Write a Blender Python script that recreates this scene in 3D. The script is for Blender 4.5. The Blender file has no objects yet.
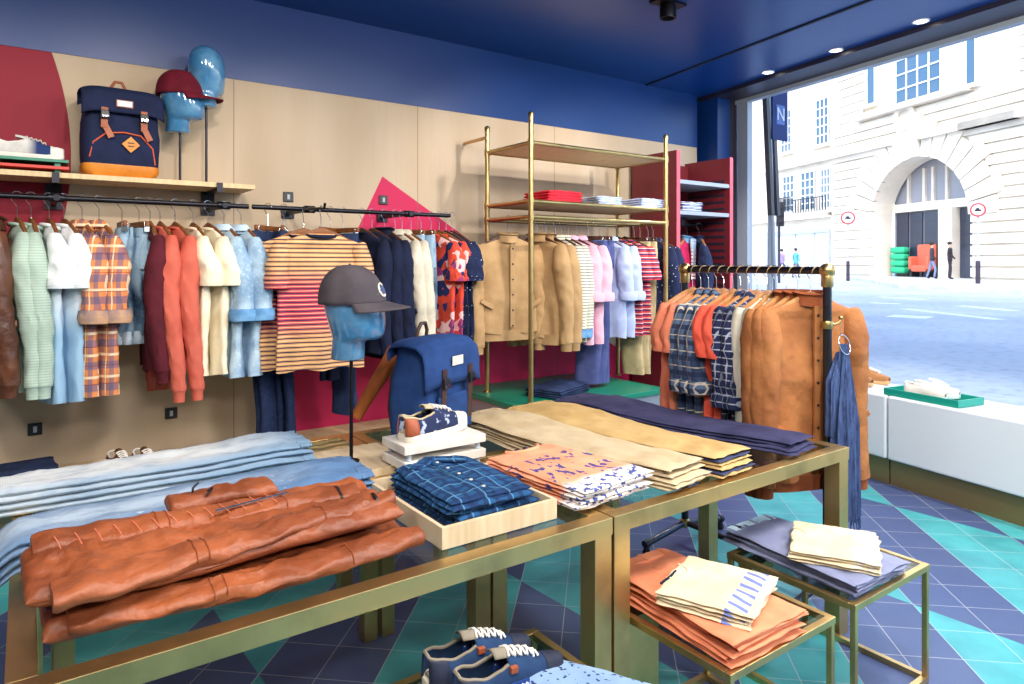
import bpy, math, random
from mathutils import Vector, Matrix, noise, Euler
C = bpy.context.scene
COL = C.collection
R = math.radians
PI = math.pi
random.seed(7)

# ------------------------------------------------------------------ camera
CAMH = 1.5; YAW = R(35.5); FPX = 683.0
SN, CS = math.sin(YAW), math.cos(YAW)
cam = bpy.data.cameras.new('camera'); cam.lens = 24.01; cam.sensor_width = 36
cam.shift_y = -80/1024; cam.clip_start = 0.05; cam.clip_end = 300
co = bpy.data.objects.new('camera', cam); COL.objects.link(co)
co.location = (0, 0, CAMH); co.rotation_euler = (R(90), 0, -YAW)
C.camera = co
# ------------------------------------------------------------------ light
w = bpy.data.worlds.new('world'); C.world = w; w.use_nodes = True
nt = w.node_tree; bg = nt.nodes['Background']
sky = nt.nodes.new('ShaderNodeTexSky'); sky.sky_type = 'NISHITA'; sky.sun_disc = False
sky.sun_elevation = R(48); sky.sun_rotation = R(250); sky.air_density = 1.0; sky.dust_density = 1.5
nt.links.new(sky.outputs[0], bg.inputs[0]); bg.inputs[1].default_value = .75
C.view_settings.view_transform = 'Standard'; C.view_settings.look = 'None'
C.view_settings.exposure = 0.0; C.view_settings.gamma = 1.0; C.view_settings.use_curve_mapping = False

def lamp(name, kind, loc, target, energy, color=(1, 1, 1), size=0.3, size_y=None, spot=None, blend=.6):
    l = bpy.data.lights.new(name, kind); l.energy = energy; l.color = color
    if kind == 'AREA':
        l.size = size
        if size_y: l.shape = 'RECTANGLE'; l.size_y = size_y
    elif kind == 'SPOT':
        l.spot_size = R(spot); l.spot_blend = blend; l.shadow_soft_size = size
    elif kind == 'SUN': l.angle = size
    o = bpy.data.objects.new(name, l); COL.objects.link(o); o.location = loc
    d = Vector(target)-Vector(loc); o.rotation_euler = d.to_track_quat('-Z', 'Y').to_euler()
    return o
lamp('sun', 'SUN', (0, 0, 30), (26, 9, 6), 1.5, (1.0, .96, .9), R(.5))
# sky light entering through the shop window
pt = lamp('window_daylight', 'AREA', (5.45, 0.6, 1.75), (0, 0.95, 1.3), 1, (1, 1, 1), 8.0, 2.3)
pt.data.cycles.is_portal = True
WARM = (1.0, .90, .78)
for x, y, tx, ty, tz, e in ((-.6, 2.0, -.5, 4.0, 1.5, 75), (.6, 2.0, .5, 4.1, 1.4, 75), (1.7, 2.0, 1.7, 4.1, 1.3, 75), (2.9, 2.2, 3.1, 4.1, 1.6, 120),
                           (3.9, 2.3, 4.2, 4.1, 1.8, 95)):
    lamp('wall_spot', 'SPOT', (x, y, 2.98), (tx, ty, tz), e*.95, WARM if x < 2.5 else (1, .95, .88), .05, spot=75)
for x, y, e in ((.4, .5, 46), (1.8, .4, 50), (3.3, .7, 80), (-1.2, .8, 40), (.2, -1.8, 80), (2.6, -1.6, 80)):
    lamp('ceiling_fill', 'AREA', (x, y, 3.0), (x+.25, y+.9, 0), e, (1, .95, .88), .6)  # unseen area lamps added overhead to brighten the room

# ------------------------------------------------------------------ helpers: placing
def ray(px, py):
    a = (px-512)/FPX; b = (262-py)/FPX
    return SN+a*CS, CS-a*SN, b
def atz(px, py, z):
    x, y, b = ray(px, py); d = (z-CAMH)/b
    return Vector((x*d, y*d, z))
def aty(px, py, Y):
    x, y, b = ray(px, py); d = Y/y
    return Vector((x*d, Y, CAMH+b*d))

def tag(o, label=None, cat=None, group=None, kind=None):
    if label: o['label'] = label
    if cat: o['category'] = cat
    if group: o['group'] = group
    if kind: o['kind'] = kind
    return o
def thing(name, label, cat, loc=(0, 0, 0), rz=0, group=None):
    o = bpy.data.objects.new(name, None); COL.objects.link(o)
    o.location = loc; o.rotation_euler = (0, 0, rz); o.empty_display_size = .05
    return tag(o, label, cat, group)
def copy_tree(o, parent=None):
    c = o.copy(); COL.objects.link(c); c.parent = parent
    for ch in list(o.children): copy_tree(ch, c)
    return c

# ------------------------------------------------------------------ helpers: mesh
class MB:
    def __init__(s): s.v = []; s.f = []
    def add(s, vs, fs):
        n = len(s.v); s.v += [tuple(p) for p in vs]; s.f += [tuple(i+n for i in f) for f in fs]; return s
    def box(s, c, d, rz=0, M=None):
        x, y, z = d[0]/2, d[1]/2, d[2]/2
        vs = [Vector((i*x, j*y, k*z)) for k in (-1, 1) for j in (-1, 1) for i in (-1, 1)]
        m = M or Matrix.Rotation(rz, 3, 'Z')
        vs = [m @ p+Vector(c) for p in vs]
        return s.add(vs, [(0, 2, 3, 1), (4, 5, 7, 6), (0, 1, 5, 4), (2, 6, 7, 3), (0, 4, 6, 2), (1, 3, 7, 5)])
    def b2(s, a, b):
        return s.box([(a[i]+b[i])/2 for i in range(3)], [abs(b[i]-a[i]) for i in range(3)])
    def bar(s, p, q, wd, h, up=(0, 0, 1)):
        p, q = Vector(p), Vector(q); d = (q-p); L = d.length; d.normalize()
        u = Vector(up); sd = d.cross(u).normalized(); u = sd.cross(d)
        M = Matrix((d, sd, u)).transposed()
        return s.box((p+q)/2, (L, wd, h), M=M)
    def loft(s, rings, cap0=True, cap1=True):
        n = len(rings[0]); vs = [p for r in rings for p in r]; fs = []
        for i in range(len(rings)-1):
            for j in range(n):
                k = (j+1) % n
                fs.append((i*n+j, i*n+k, (i+1)*n+k, (i+1)*n+j))
        if cap0: fs.append(tuple(range(n-1, -1, -1)))
        if cap1: fs.append(tuple((len(rings)-1)*n+j for j in range(n)))
        return s.add(vs, fs)
    def tube(s, pts, r, n=8, caps=True):
        pts = [Vector(p) for p in pts]; rs = r if isinstance(r, (list, tuple)) else [r]*len(pts)
        rings = []; t0 = (pts[1]-pts[0]).normalized()
        u = t0.orthogonal().normalized()
        for i, p in enumerate(pts):
            t = (pts[min(i+1, len(pts)-1)]-pts[max(i-1, 0)]).normalized()
            u = (u-t*u.dot(t)).normalized(); v = t.cross(u)
            rings.append([p+(u*math.cos(a)+v*math.sin(a))*rs[i] for a in [2*PI*k/n for k in range(n)]])
        return s.loft(rings, caps, caps)
    def lathe(s, prof, c=(0, 0, 0), n=20):
        return s.loft([[(c[0]+r*math.cos(2*PI*k/n), c[1]+r*math.sin(2*PI*k/n), c[2]+z) for k in range(n)] for r, z in prof])
    def ball(s, c, r, n=14, sc=(1, 1, 1)):
        m = n//2
        return s.loft([[(c[0]+r*sc[0]*math.sin(t)*math.cos(a), c[1]+r*sc[1]*math.sin(t)*math.sin(a), c[2]-r*sc[2]*math.cos(t)) for a in [2*PI*k/n for k in range(n)]] for t in [PI*(.02+.96*i/m) for i in range(m+1)]])
    def prism(s, poly, h, fn=lambda x, y, z: (x, y, z)):
        n = len(poly)
        vs = [fn(x, y, 0) for x, y in poly]+[fn(x, y, h) for x, y in poly]
        return s.add(vs, [tuple(range(n-1, -1, -1)), tuple(range(n, 2*n))]+[(i, (i+1) % n, (i+1) % n+n, i+n) for i in range(n)])
    def grid(s, fn, nu, nv, skip=None):
        vs = [fn(i/nu, j/nv) for i in range(nu+1) for j in range(nv+1)]
        fs = [(i*(nv+1)+j, (i+1)*(nv+1)+j, (i+1)*(nv+1)+j+1, i*(nv+1)+j+1) for i in range(nu) for j in range(nv) if not (skip and skip((i+.5)/nu, (j+.5)/nv))]
        return s.add(vs, fs)
    def build(s, name, m, parent=None, smooth=True, bevel=0, solid=0, loc=None):
        me = bpy.data.meshes.new(name); me.from_pydata(s.v, [], s.f); me.update()
        if m: me.materials.append(m)
        import bmesh
        bm = bmesh.new(); bm.from_mesh(me); bmesh.ops.recalc_face_normals(bm, faces=bm.faces); bm.to_mesh(me); bm.free()
        if smooth:
            me.polygons.foreach_set('use_smooth', [True]*len(me.polygons))
            me.set_sharp_from_angle(angle=R(50))
        o = bpy.data.objects.new(name, me); COL.objects.link(o)
        if parent: o.parent = parent
        if loc: o.location = loc
        if solid:
            md = o.modifiers.new('thick', 'SOLIDIFY'); md.thickness = solid; md.offset = 0
        if bevel:
            md = o.modifiers.new('bevel', 'BEVEL'); md.width = bevel; md.segments = 2; md.limit_method = 'ANGLE'
        return o
def struct(name, mb, m, bevel=0, smooth=False, parent=None):
    o = mb.build(name, m, parent, smooth=smooth, bevel=bevel)
    if not parent: o['kind'] = 'structure'
    return o

# ------------------------------------------------------------------ helpers: materials
def lin(c):
    return tuple((x/255/12.92 if x/255 <= .04045 else ((x/255+.055)/1.055)**2.4) for x in c)+(1,)
class Mat:
    def __init__(s, name, rough=.7, metal=0, spec=.5):
        s.m = bpy.data.materials.new(name); s.m.use_nodes = True; s.nt = s.m.node_tree
        s.b = s.nt.nodes['Principled BSDF']; s.b.inputs['Roughness'].default_value = rough
        s.b.inputs['Metallic'].default_value = metal; s.b.inputs['Specular IOR Level'].default_value = spec
        s.tc = s.N('ShaderNodeTexCoord'); s.co = s.tc.outputs['Object']; s.xyz = None
        s.col = None
    def N(s, t, **k):
        n = s.nt.nodes.new(t)
        for a, b in k.items(): setattr(n, a, b)
        return n
    def L(s, a, b): s.nt.links.new(a, b)
    def setv(s, sock, v):
        if hasattr(v, 'is_output') or isinstance(v, bpy.types.NodeSocket): s.L(v, sock)
        else: sock.default_value = v
    def math(s, op, a, b=0, c=0):
        n = s.N('ShaderNodeMath', operation=op)
        s.setv(n.inputs[0], a); s.setv(n.inputs[1], b)
        if op in ('MULTIPLY_ADD', 'COMPARE', 'WRAP'): s.setv(n.inputs[2], c)
        return n.outputs[0]
    def axis(s, ax):
        if not s.xyz:
            n = s.N('ShaderNodeSeparateXYZ'); s.L(s.co, n.inputs[0]); s.xyz = n.outputs
        d = {'x': 0, 'y': 1, 'z': 2}
        if len(ax) == 1: return s.xyz[d[ax]]
        return s.math('ADD', s.xyz[d[ax[0]]], s.xyz[d[ax[1]]])
    def base(s, c): s.col = lin(c) if len(c) == 3 else c; return s
    def mix(s, fac, c, blend='MIX'):
        n = s.N('ShaderNodeMix', data_type='RGBA', blend_type=blend)
        s.setv(n.inputs[0], fac); s.setv(n.inputs[6], s.col); s.setv(n.inputs[7], lin(c) if isinstance(c, tuple) and len(c) == 3 else c)
        s.col = n.outputs[2]; return s
    def noise(s, scale, detail=3, stretch=None, rough=.5):
        n = s.N('ShaderNodeTexNoise'); n.inputs['Scale'].default_value = scale; n.inputs['Detail'].default_value = detail
        n.inputs['Roughness'].default_value = rough
        if stretch:
            mp = s.N('ShaderNodeMapping'); mp.inputs['Scale'].default_value = stretch; s.L(s.co, mp.inputs[0]); s.L(mp.outputs[0], n.inputs[0])
        else: s.L(s.co, n.inputs[0])
        return n.outputs[0]
    def ramp(s, v, a, b):
        n = s.N('ShaderNodeMapRange'); s.setv(n.inputs[0], v); n.inputs[1].default_value = a; n.inputs[2].default_value = b
        return n.outputs[0]
    def stripe(s, ax, period, start, width, c, op=1.0):
        v = s.math('FLOORED_MODULO', s.math('DIVIDE', s.axis(ax), period), 1.0)
        a = s.math('GREATER_THAN', v, start); b = s.math('LESS_THAN', v, start+width)
        return s.mix(s.math('MULTIPLY', s.math('MULTIPLY', a, b), op), c)
    def mottle(s, c, scale=8, a=.45, b=.65, detail=4, stretch=None, op=1.0):
        return s.mix(s.math('MULTIPLY', s.ramp(s.noise(scale, detail, stretch), a, b), op), c)
    def bump(s, h, strength=.4, dist=.01):
        n = s.N('ShaderNodeBump'); n.inputs['Strength'].default_value = strength; n.inputs['Distance'].default_value = dist
        s.L(h, n.inputs['Height'])
        if getattr(s, 'lastb', None): s.L(s.lastb, n.inputs['Normal'])
        s.lastb = n.outputs[0]; s.L(n.outputs[0], s.b.inputs['Normal']); return s
    def done(s):
        if s.col is not None: s.setv(s.b.inputs['Base Color'], s.col)
        return s.m
def fabric(name, c, c2=None, scale=9, rough=.85, wr=.5, fine=True):
    m = Mat(name, rough, spec=.25).base(c)
    m.mottle(c2 or tuple(int(x*.86) for x in c), scale, .4, .65)
    m.bump(m.noise(14, 3), wr, .012)
    if fine: m.bump(m.noise(380, 2), .25, .001)
    return m
def plain(name, c, rough=.5, metal=0, spec=.5):
    return Mat(name, rough, metal, spec).base(c).done()
def denim(name, dark, light, fade_ax='z', scale=5, a=.42, b=.62):
    m = Mat(name, .85, spec=.2).base(dark); m.mottle(light, scale, a, b, 5)
    m.stripe('xz', .004, 0, .4, light, .18); m.mottle(tuple(min(255, int(x*1.15)) for x in light), 60, .55, .75, 3, op=.5)
    m.bump(m.noise(16, 3), .5, .012); m.bump(m.noise(300, 2), .3, .001)
    return m.done()
def stripes(name, base, layers, ax='z', scale=9):
    m = fabric(name, base)
    for (p, st, wd, c) in layers: m.stripe(ax, p, st, wd, c)
    return m.done()
def plaid(name, base, layers, ru='xy', rv='z'):
    m = fabric(name, base)
    for (a, p, st, wd, c, op) in layers: m.stripe(ru if a == 'u' else rv, p, st, wd, c, op)
    return m.done()
def metal(name, c, rough=.3, br=True):
    m = Mat(name, rough, 1.0).base(c)
    if br:
        m.mottle(tuple(int(x*.75) for x in c), 7, .45, .7, 4, op=.6)
        m.bump(m.noise(120, 2), .05, .001)
    return m.done()
def glass(name, tint, f0=.04, rough=0.0):
    m = bpy.data.materials.new(name); m.use_nodes = True; t = m.node_tree
    for n in list(t.nodes): t.nodes.remove(n)
    o = t.nodes.new('ShaderNodeOutputMaterial'); mx = t.nodes.new('ShaderNodeMixShader')
    tr = t.nodes.new('ShaderNodeBsdfTransparent'); gl = t.nodes.new('ShaderNodeBsdfGlossy'); lw = t.nodes.new('ShaderNodeLayerWeight'); lw.inputs[0].default_value = .5
    pw = t.nodes.new('ShaderNodeMath'); pw.operation = 'POWER'; pw.inputs[1].default_value = 5
    ma = t.nodes.new('ShaderNodeMath'); ma.operation = 'MULTIPLY_ADD'; ma.inputs[1].default_value = 1-f0; ma.inputs[2].default_value = f0
    tr.inputs[0].default_value = tint+(1,); gl.inputs['Roughness'].default_value = rough
    t.links.new(lw.outputs['Facing'], pw.inputs[0]); t.links.new(pw.outputs[0], ma.inputs[0]); t.links.new(ma.outputs[0], mx.inputs[0])
    t.links.new(tr.outputs[0], mx.inputs[1]); t.links.new(gl.outputs[0], mx.inputs[2]); t.links.new(mx.outputs[0], o.inputs[0])
    return m
def leather(name, c, c2, wr=.9, rough=.42):
    m = Mat(name, rough, spec=.5).base(c); m.mottle(c2, 6, .4, .65, 5)
    m.mottle(tuple(int(x*.7) for x in c), 25, .55, .8, 4, op=.5)
    m.bump(m.noise(11, 4, (1, 1, 1)), wr, .02); m.bump(m.noise(90, 3), .3, .002)
    return m.done()
def wood(name, c, c2, stretch=(1, 1, 8), scale=6, rough=.5, op=1.0):
    m = Mat(name, rough, spec=.35).base(c)
    m.mottle(c2, scale, .35, .7, 6, stretch, op)
    m.bump(m.noise(scale*6, 3, stretch), .08, .003)
    return m.done()

M = {}
M['blue_paint'] = plain('blue_paint', (12, 64, 136), .30)
M['blue_wall'] = plain('blue_wall_paint', (9, 54, 118), .4)
M['dark_frame'] = plain('dark_frame', (44, 40, 56), .4)
M['groove'] = plain('groove_black', (5, 7, 20), .8)
M['grey_frame'] = plain('grey_frame', (170, 178, 188), .4)
M['white_gloss'] = plain('white_gloss_laminate', (232, 236, 242), .18)
M['brass'] = metal('brushed_brass', (218, 186, 126), .42)
M['brass_old'] = metal('aged_brass', (192, 166, 112), .34)
M['brass_kick'] = plain('bronze_plate', (132, 116, 76), .42, .4)
M['copper'] = metal('worn_brass_pipe', (206, 168, 120), .36)
M['black_iron'] = metal('black_iron', (52, 52, 58), .4)
M['rack_iron'] = metal('dark_gunmetal', (74, 76, 84), .32)
M['chrome'] = metal('chrome', (200, 200, 205), .15, False)
M['birch'] = wood('birch_ply', (226, 200, 156), (206, 178, 134), (8, 1, 1))
M['tray_wood'] = wood('pale_tray_wood', (216, 196, 164), (198, 174, 138), (8, 1, 1), 5)
M['hanger_wood'] = wood('walnut_hanger', (136, 82, 42), (98, 56, 28), (1, 1, 1), 20)
M['hanger_light'] = wood('beech_hanger', (186, 130, 76), (150, 98, 52), (1, 1, 1), 20)
M['hanger_dark'] = wood('dark_hanger', (84, 48, 34), (54, 30, 22), (1, 1, 1), 20)
M['burgundy'] = plain('burgundy_lacquer', (116, 34, 42), .45)
M['pink_edge'] = plain('pink_edge', (206, 84, 104), .5)
M['grey_shelf'] = plain('grey_metal_shelf', (150, 156, 170), .35, .3)
M['green_board'] = plain('green_lacquer', (10, 124, 98), .35)
M['red_board'] = plain('red_lacquer', (206, 52, 40), .4)
M['teal_tray'] = plain('teal_tray', (14, 150, 130), .4)
M['marble'] = Mat('white_marble', .3).base((232, 226, 216)).mottle((206, 198, 188), 9, .45, .7, 6).done()
M['black_plastic'] = plain('black_plastic', (24, 24, 30), .4)
M['white_rubber'] = plain('off_white_rubber', (226, 218, 200), .6)
M['glass_table'] = glass('table_glass', (.90, .97, .95), .06)
M['glass_window'] = glass('window_glass', (.97, .985, 1.0), .02)

# ================================================================== ROOM SHELL
WY = 4.24; CZ = 3.07; BZ = 2.58
# birch wall with painted raspberry shapes
m = Mat('birch_wall', .6, spec=.3).base((198, 178, 154))
m.mottle((184, 162, 134), 3.0, .35, .7, 6, (1, 1, .18)); m.mottle((184, 166, 142), 26, .55, .8, 4, (1.6, 1, .12), op=.45)
m.bump(m.noise(50, 3, (1, 1, .1)), .05, .002)
X, Z = m.axis('x'), m.axis('z')
def line_side(x0, z0, x1, z1):      # >0 on the right-hand side of the line
    return m.math('SUBTRACT', m.math('MULTIPLY', m.math('SUBTRACT', X, x0), z1-z0), m.math('MULTIPLY', m.math('SUBTRACT', Z, z0), x1-x0))
r1 = m.math('GREATER_THAN', line_side(1.173, .483, 1.955, 2.075), 0)
r2 = m.math('GREATER_THAN', line_side(1.955, 2.075, 4.165, .744), 0)
tri = m.math('MULTIPLY', r1, r2)
m.mix(m.math('MAXIMUM', tri, 0), (196, 34, 84))
dx = m.math('SUBTRACT', X, -1.525); dz = m.math('SUBTRACT', Z, 2.05)
rr = m.math('SQRT', m.math('ADD', m.math('MULTIPLY', dx, dx), m.math('MULTIPLY', dz, dz)))
m.mix(m.math('LESS_THAN', rr, 1.721), (140, 22, 44))
for xj in (1.005, 2.22, 3.44):
    m.mix(m.math('LESS_THAN', m.math('ABSOLUTE', m.math('SUBTRACT', X, xj)), .002), (120, 100, 80))
M['wall'] = m.done()
struct('wall_back', MB().b2((-4, WY, 0), (5.17, WY+.15, BZ)), M['wall'])
struct('trim_1', MB().b2((-4, WY-.005, BZ), (5.17, WY+.15, CZ)), M['blue_wall'])
struct('wall_corner', MB().b2((5.27, 4.08, 0), (5.62, 4.5, CZ)), M['blue_wall'])
struct('wall_gap', MB().b2((5.17, WY+.1, 0), (5.27, 4.5, CZ)), M['groove'])
# floor of 21 cm cement tiles, harlequin slate and teal
m = Mat('floor_tiles', .38, spec=.5)
b = R(42.8)
X, Y = m.axis('x'), m.axis('y')
P = m.math('SUBTRACT', m.math('DIVIDE', m.math('ADD', m.math('MULTIPLY', X, math.sin(b)), m.math('MULTIPLY', Y, math.cos(b))), .211), .13)
Q = m.math('SUBTRACT', m.math('DIVIDE', m.math('SUBTRACT', m.math('MULTIPLY', X, math.cos(b)), m.math('MULTIPLY', Y, math.sin(b))), .216), .3)
k = m.math('FLOOR', m.math('DIVIDE', Q, 2)); r_ = m.math('FLOOR', m.math('DIVIDE', m.math('SUBTRACT', m.math('ADD', P, Q), 5), 8))
par = m.math('FLOORED_MODULO', m.math('ADD', k, r_), 2)
m.base((76, 178, 182)); m.mottle((60, 158, 164), 5, .4, .65, 4)
fac = m.math('GREATER_THAN', par, .5)
m.mix(fac, (70, 86, 130))
wn = m.N('ShaderNodeTexWhiteNoise', noise_dimensions='2D'); cb = m.N('ShaderNodeCombineXYZ')
m.L(m.math('FLOOR', P), cb.inputs[0]); m.L(m.math('FLOOR', Q), cb.inputs[1]); m.L(cb.outputs[0], wn.inputs['Vector'])
m.mix(m.math('MULTIPLY', wn.outputs[0], .16), (30, 40, 70))
m.mottle((90, 110, 140), 3, .5, .8, 5, op=.25)
gp = m.math('LESS_THAN', m.math('FLOORED_MODULO', P, 1), .018); gq = m.math('LESS_THAN', m.math('FLOORED_MODULO', Q, 1), .018)
m.mix(m.math('MULTIPLY', m.math('MAXIMUM', gp, gq), .6), (190, 196, 200))
m.bump(m.noise(30, 3), .06, .002)
M['floor'] = m.done()
struct('floor', MB().b2((-4, -4.5, -.1), (6.1, 4.6, 0)), M['floor'])
struct('ceiling', MB().prism([(-4, -4.6), (3.93, -4.6), (5.62, 4.5), (-4, 4.5)], .2, lambda x, y, z: (x, y, z+CZ)), M['blue_paint'])
M['back_white'] = plain('warm_white_paint', (205, 198, 186), .7)
struct('wall_left', MB().b2((-4.15, -4.5, 0), (-4, 4.4, CZ)), M['back_white'])
struct('wall_front', MB().b2((-4.15, -4.65, 0), (4.2, -4.5, CZ)), M['back_white'])
# ceiling joint running parallel to the shop window
g0, g1 = Vector((4.478, 4.24)), Vector((4.478-8.5*.167, 4.24-8.5))
struct('trim_2', MB().bar((g0.x, g0.y, CZ-.002), (g1.x, g1.y, CZ-.002), .022, .012), M['groove'])
# ---- shop window, in its own axes: u out of the shop, v along the glass
GA = R(-10.5); GO = Vector((5.06, 1.61, 0)); GM = Matrix.Rotation(GA, 3, 'Z')
def G(u, v, z): return GM @ Vector((u, v, z))+GO
def gbox(mb, a, b_):
    c = [(a[i]+b_[i])/2 for i in range(3)]
    return mb.box(G(*c), [abs(b_[i]-a[i]) for i in range(3)], M=GM)
struct('wall_right', gbox(MB(), (.02, -6.2, -.1), (.2, 2.9, .56)), M['grey_frame'])
struct('window_head', gbox(MB(), (-.30, -6.2, 3.035), (.10, 2.9, 3.25)), M['dark_frame'])
struct('window_jamb', gbox(MB(), (-.12, 2.50, 0), (.02, 2.85, 3.05)), M['dark_frame'])
struct('window_frame', gbox(gbox(gbox(MB(), (.02, 2.36, .5), (.08, 2.49, 3.05)), (.0, -6.2, 3.0), (.07, 2.5, 3.035)), (.0, -4.2, .56), (.06, -4.12, 3.04)), M['grey_frame'])
struct('window_1', gbox(MB(), (.03, -6.2, .56), (.04, 2.4, 3.04)), M['glass_window'])
# display plinths under the window
for v0, v1, nm in ((.60, 2.45, 'white gloss display plinth beside the burgundy shelving, behind the pipe rail'), (-3.2, .588, 'long white gloss display plinth carrying the green shoe tray')):
    t = thing('display_plinth', nm, 'plinth', G(-.25, (v0+v1)/2, 0), 0, 'window display plinths')
    inv = -Vector(t.location)
    def lb(a, b_, mm, name, bev=0):
        mb = gbox(MB(), a, b_); mb.v = [tuple(Vector(p)+inv) for p in mb.v]; return mb.build(name, mm, t, smooth=False, bevel=bev)
    lb((-.46, v0, .175), (.0, v1, .6), M['white_gloss'], 'plinth_box', .012)
    lb((-.425, v0, 0), (-.02, v1, .172), M['brass_kick'], 'kick_plate')
# downlights
M['lamp_on'] = bpy.data.materials.new('lamp_lens'); M['lamp_on'].use_nodes = True
_b = M['lamp_on'].node_tree.nodes['Principled BSDF']; _b.inputs['Emission Color'].default_value = (1, .95, .85, 1); _b.inputs['Emission Strength'].default_value = 12
for i, (px, py) in enumerate(((768, 72), (836, 50), (921, 21))):
    p = atz(px, py, CZ)
    t = thing('downlight', 'round recessed ceiling downlight, %s of the row along the window' % ('farthest', 'middle', 'nearest')[i], 'light', (p.x, p.y, CZ), 0, 'downlights along the window')
    MB().lathe([(.040, 0), (.052, 0), (.052, -.006), (.040, -.006), (.038, 0)], n=24).build('trim_ring', M['white_gloss'], t)
    MB().lathe([(.0395, -.001), (.0395, -.003)], n=24).build('lens', M['lamp_on'], t, smooth=False)
    lamp('downlight_beam', 'SPOT', (p.x, p.y, CZ-.02), (p.x-.5, p.y-.2, 0), 90, (1, .97, .92), .04, spot=110)
p = atz(668, 2, CZ)
t = thing('ceiling_spotlight', 'dark round track spotlight at the top of the ceiling', 'light', (p.x, p.y, CZ))
MB().box((0, 0, -.008), (.22, .10, .016)).build('mounting_plate', M['black_iron'], t, smooth=False)
MB().lathe([(.045, -.016), (.05, -.03), (.05, -.10), (.04, -.10), (.03, -.06)], n=20).build('lamp_head', M['black_iron'], t)

# ================================================================== OUTSIDE
GZ = .55
m = Mat('asphalt', .75, spec=.3).base((170, 178, 190)).mottle((190, 196, 206), .6, .4, .7, 5); m.mottle((132, 140, 150), 9, .5, .7, 4, op=.5)
m.bump(m.noise(60, 2), .1, .003)
struct('street', MB().b2((5.2, -60, GZ-.3), (90, 110, GZ)), m.done()).location = (0, 0, 0)
M['kerb'] = Mat('pavement_stone', .8).base((196, 194, 190)).mottle((176, 176, 176), 2).done()
M['line_white'] = plain('road_paint', (225, 228, 232), .7)
P0 = Vector((30*SN+22.5*CS, 30*CS-22.5*SN, 0)); FD = Vector((.4035, .915, 0)); FN = Vector((-.915, .4035, 0))
def F(u, n, z): return P0+FD*u+FN*n+Vector((0, 0, z))
def uz(px, py, n=0):
    x, y, b_ = ray(px, py); O = P0+FN*n
    det = x*(-FD.y)+FD.x*y
    d = (O.x*(-FD.y)+FD.x*O.y)/det; u = (x*O.y-y*O.x)/det
    u = ((x*d-O.x)*FD.x+(y*d-O.y)*FD.y)
    return u, CAMH+b_*d
FM = Matrix((FD, FN, Vector((0, 0, 1)))).transposed()
def fb(mb, u0, u1, n0, n1, z0, z1):
    return mb.box(F((u0+u1)/2, (n0+n1)/2, (z0+z1)/2), (abs(u1-u0), abs(n1-n0), abs(z1-z0)), M=FM)
pv = [atz(899, 288.5, GZ), atz(1023, 295.4, GZ)]
pv.append(pv[1]+(pv[1]-pv[0])*3); pv += [F(-30, -6, GZ), F(9.4, -6, GZ), F(9.4, 1.5, GZ), atz(886, 286, GZ)]
struct('pavement', MB().prism([(p.x, p.y) for p in pv], .13, lambda x, y, z: (x, y, z+GZ)), M['kerb'])
struct('pavement_left', fb(MB(), 12.9, 60, -.2, 2.6, GZ, GZ+.13), M['kerb'])
mk = MB()
for (a, b_, wd) in (((905, 309), (1000, 320), .12), ((880, 297), (925, 300), .12), ((960, 306), (1015, 311), .14), ((890, 316), (930, 318), .3), ((870, 303), (900, 304), .12)):
    p, q = atz(*a, GZ), atz(*b_, GZ); mk.bar(p+Vector((0, 0, .004)), q+Vector((0, 0, .004)), wd*2, .006)
o = mk.build('road_marking', M['line_white'], smooth=False); o['kind'] = 'structure'
m = Mat('portland_stone', .8).base((226, 216, 200)).mottle((206, 196, 180), .7, .4, .7, 5); m.bump(m.noise(8, 4), .15, .02); M['stone'] = m.done()
M['stone_dark'] = plain('grey_passage_stone', (150, 150, 156), .9)  # greyer tone of the stone, for the passage back wall
M['win_dark'] = plain('dark_window_glass', (70, 100, 125), .12)
M['win_frame'] = plain('white_window_bars', (235, 235, 230), .6)
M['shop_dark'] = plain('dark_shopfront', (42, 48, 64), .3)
bl = thing('stone_building', 'pale stone building with a round archway across the street', 'building', F(9, 0, GZ))
off = -Vector(bl.location)
def part(mb, name, mm, parent=None, **k):
    mb.v = [tuple(Vector(p)+off) for p in mb.v]
    return mb.build(name, mm, parent or bl, smooth=k.get('smooth', False))
AU, AR, AZ = 5.89, 3.25, 3.75       # arch centre, radius, springing height
HT = 17
w0 = MB()
fb(w0, -16, AU-AR, -1.2, 0, GZ, HT); fb(w0, AU+AR, 32, -1.2, 0, GZ, HT)
N_ = 28; arc = [(AU+AR*math.cos(PI*i/N_), AZ+AR*math.sin(PI*i/N_)) for i in range(N_+1)]
for i in range(N_):
    (a0, z0), (a1, z1) = arc[i], arc[i+1]
    w0.loft([[F(a0, n, z0), F(a1, n, z1), F(a1, n, HT), F(a0, n, HT)] for n in (-1.2, 0)])
part(w0, 'wall', M['stone'])
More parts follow.
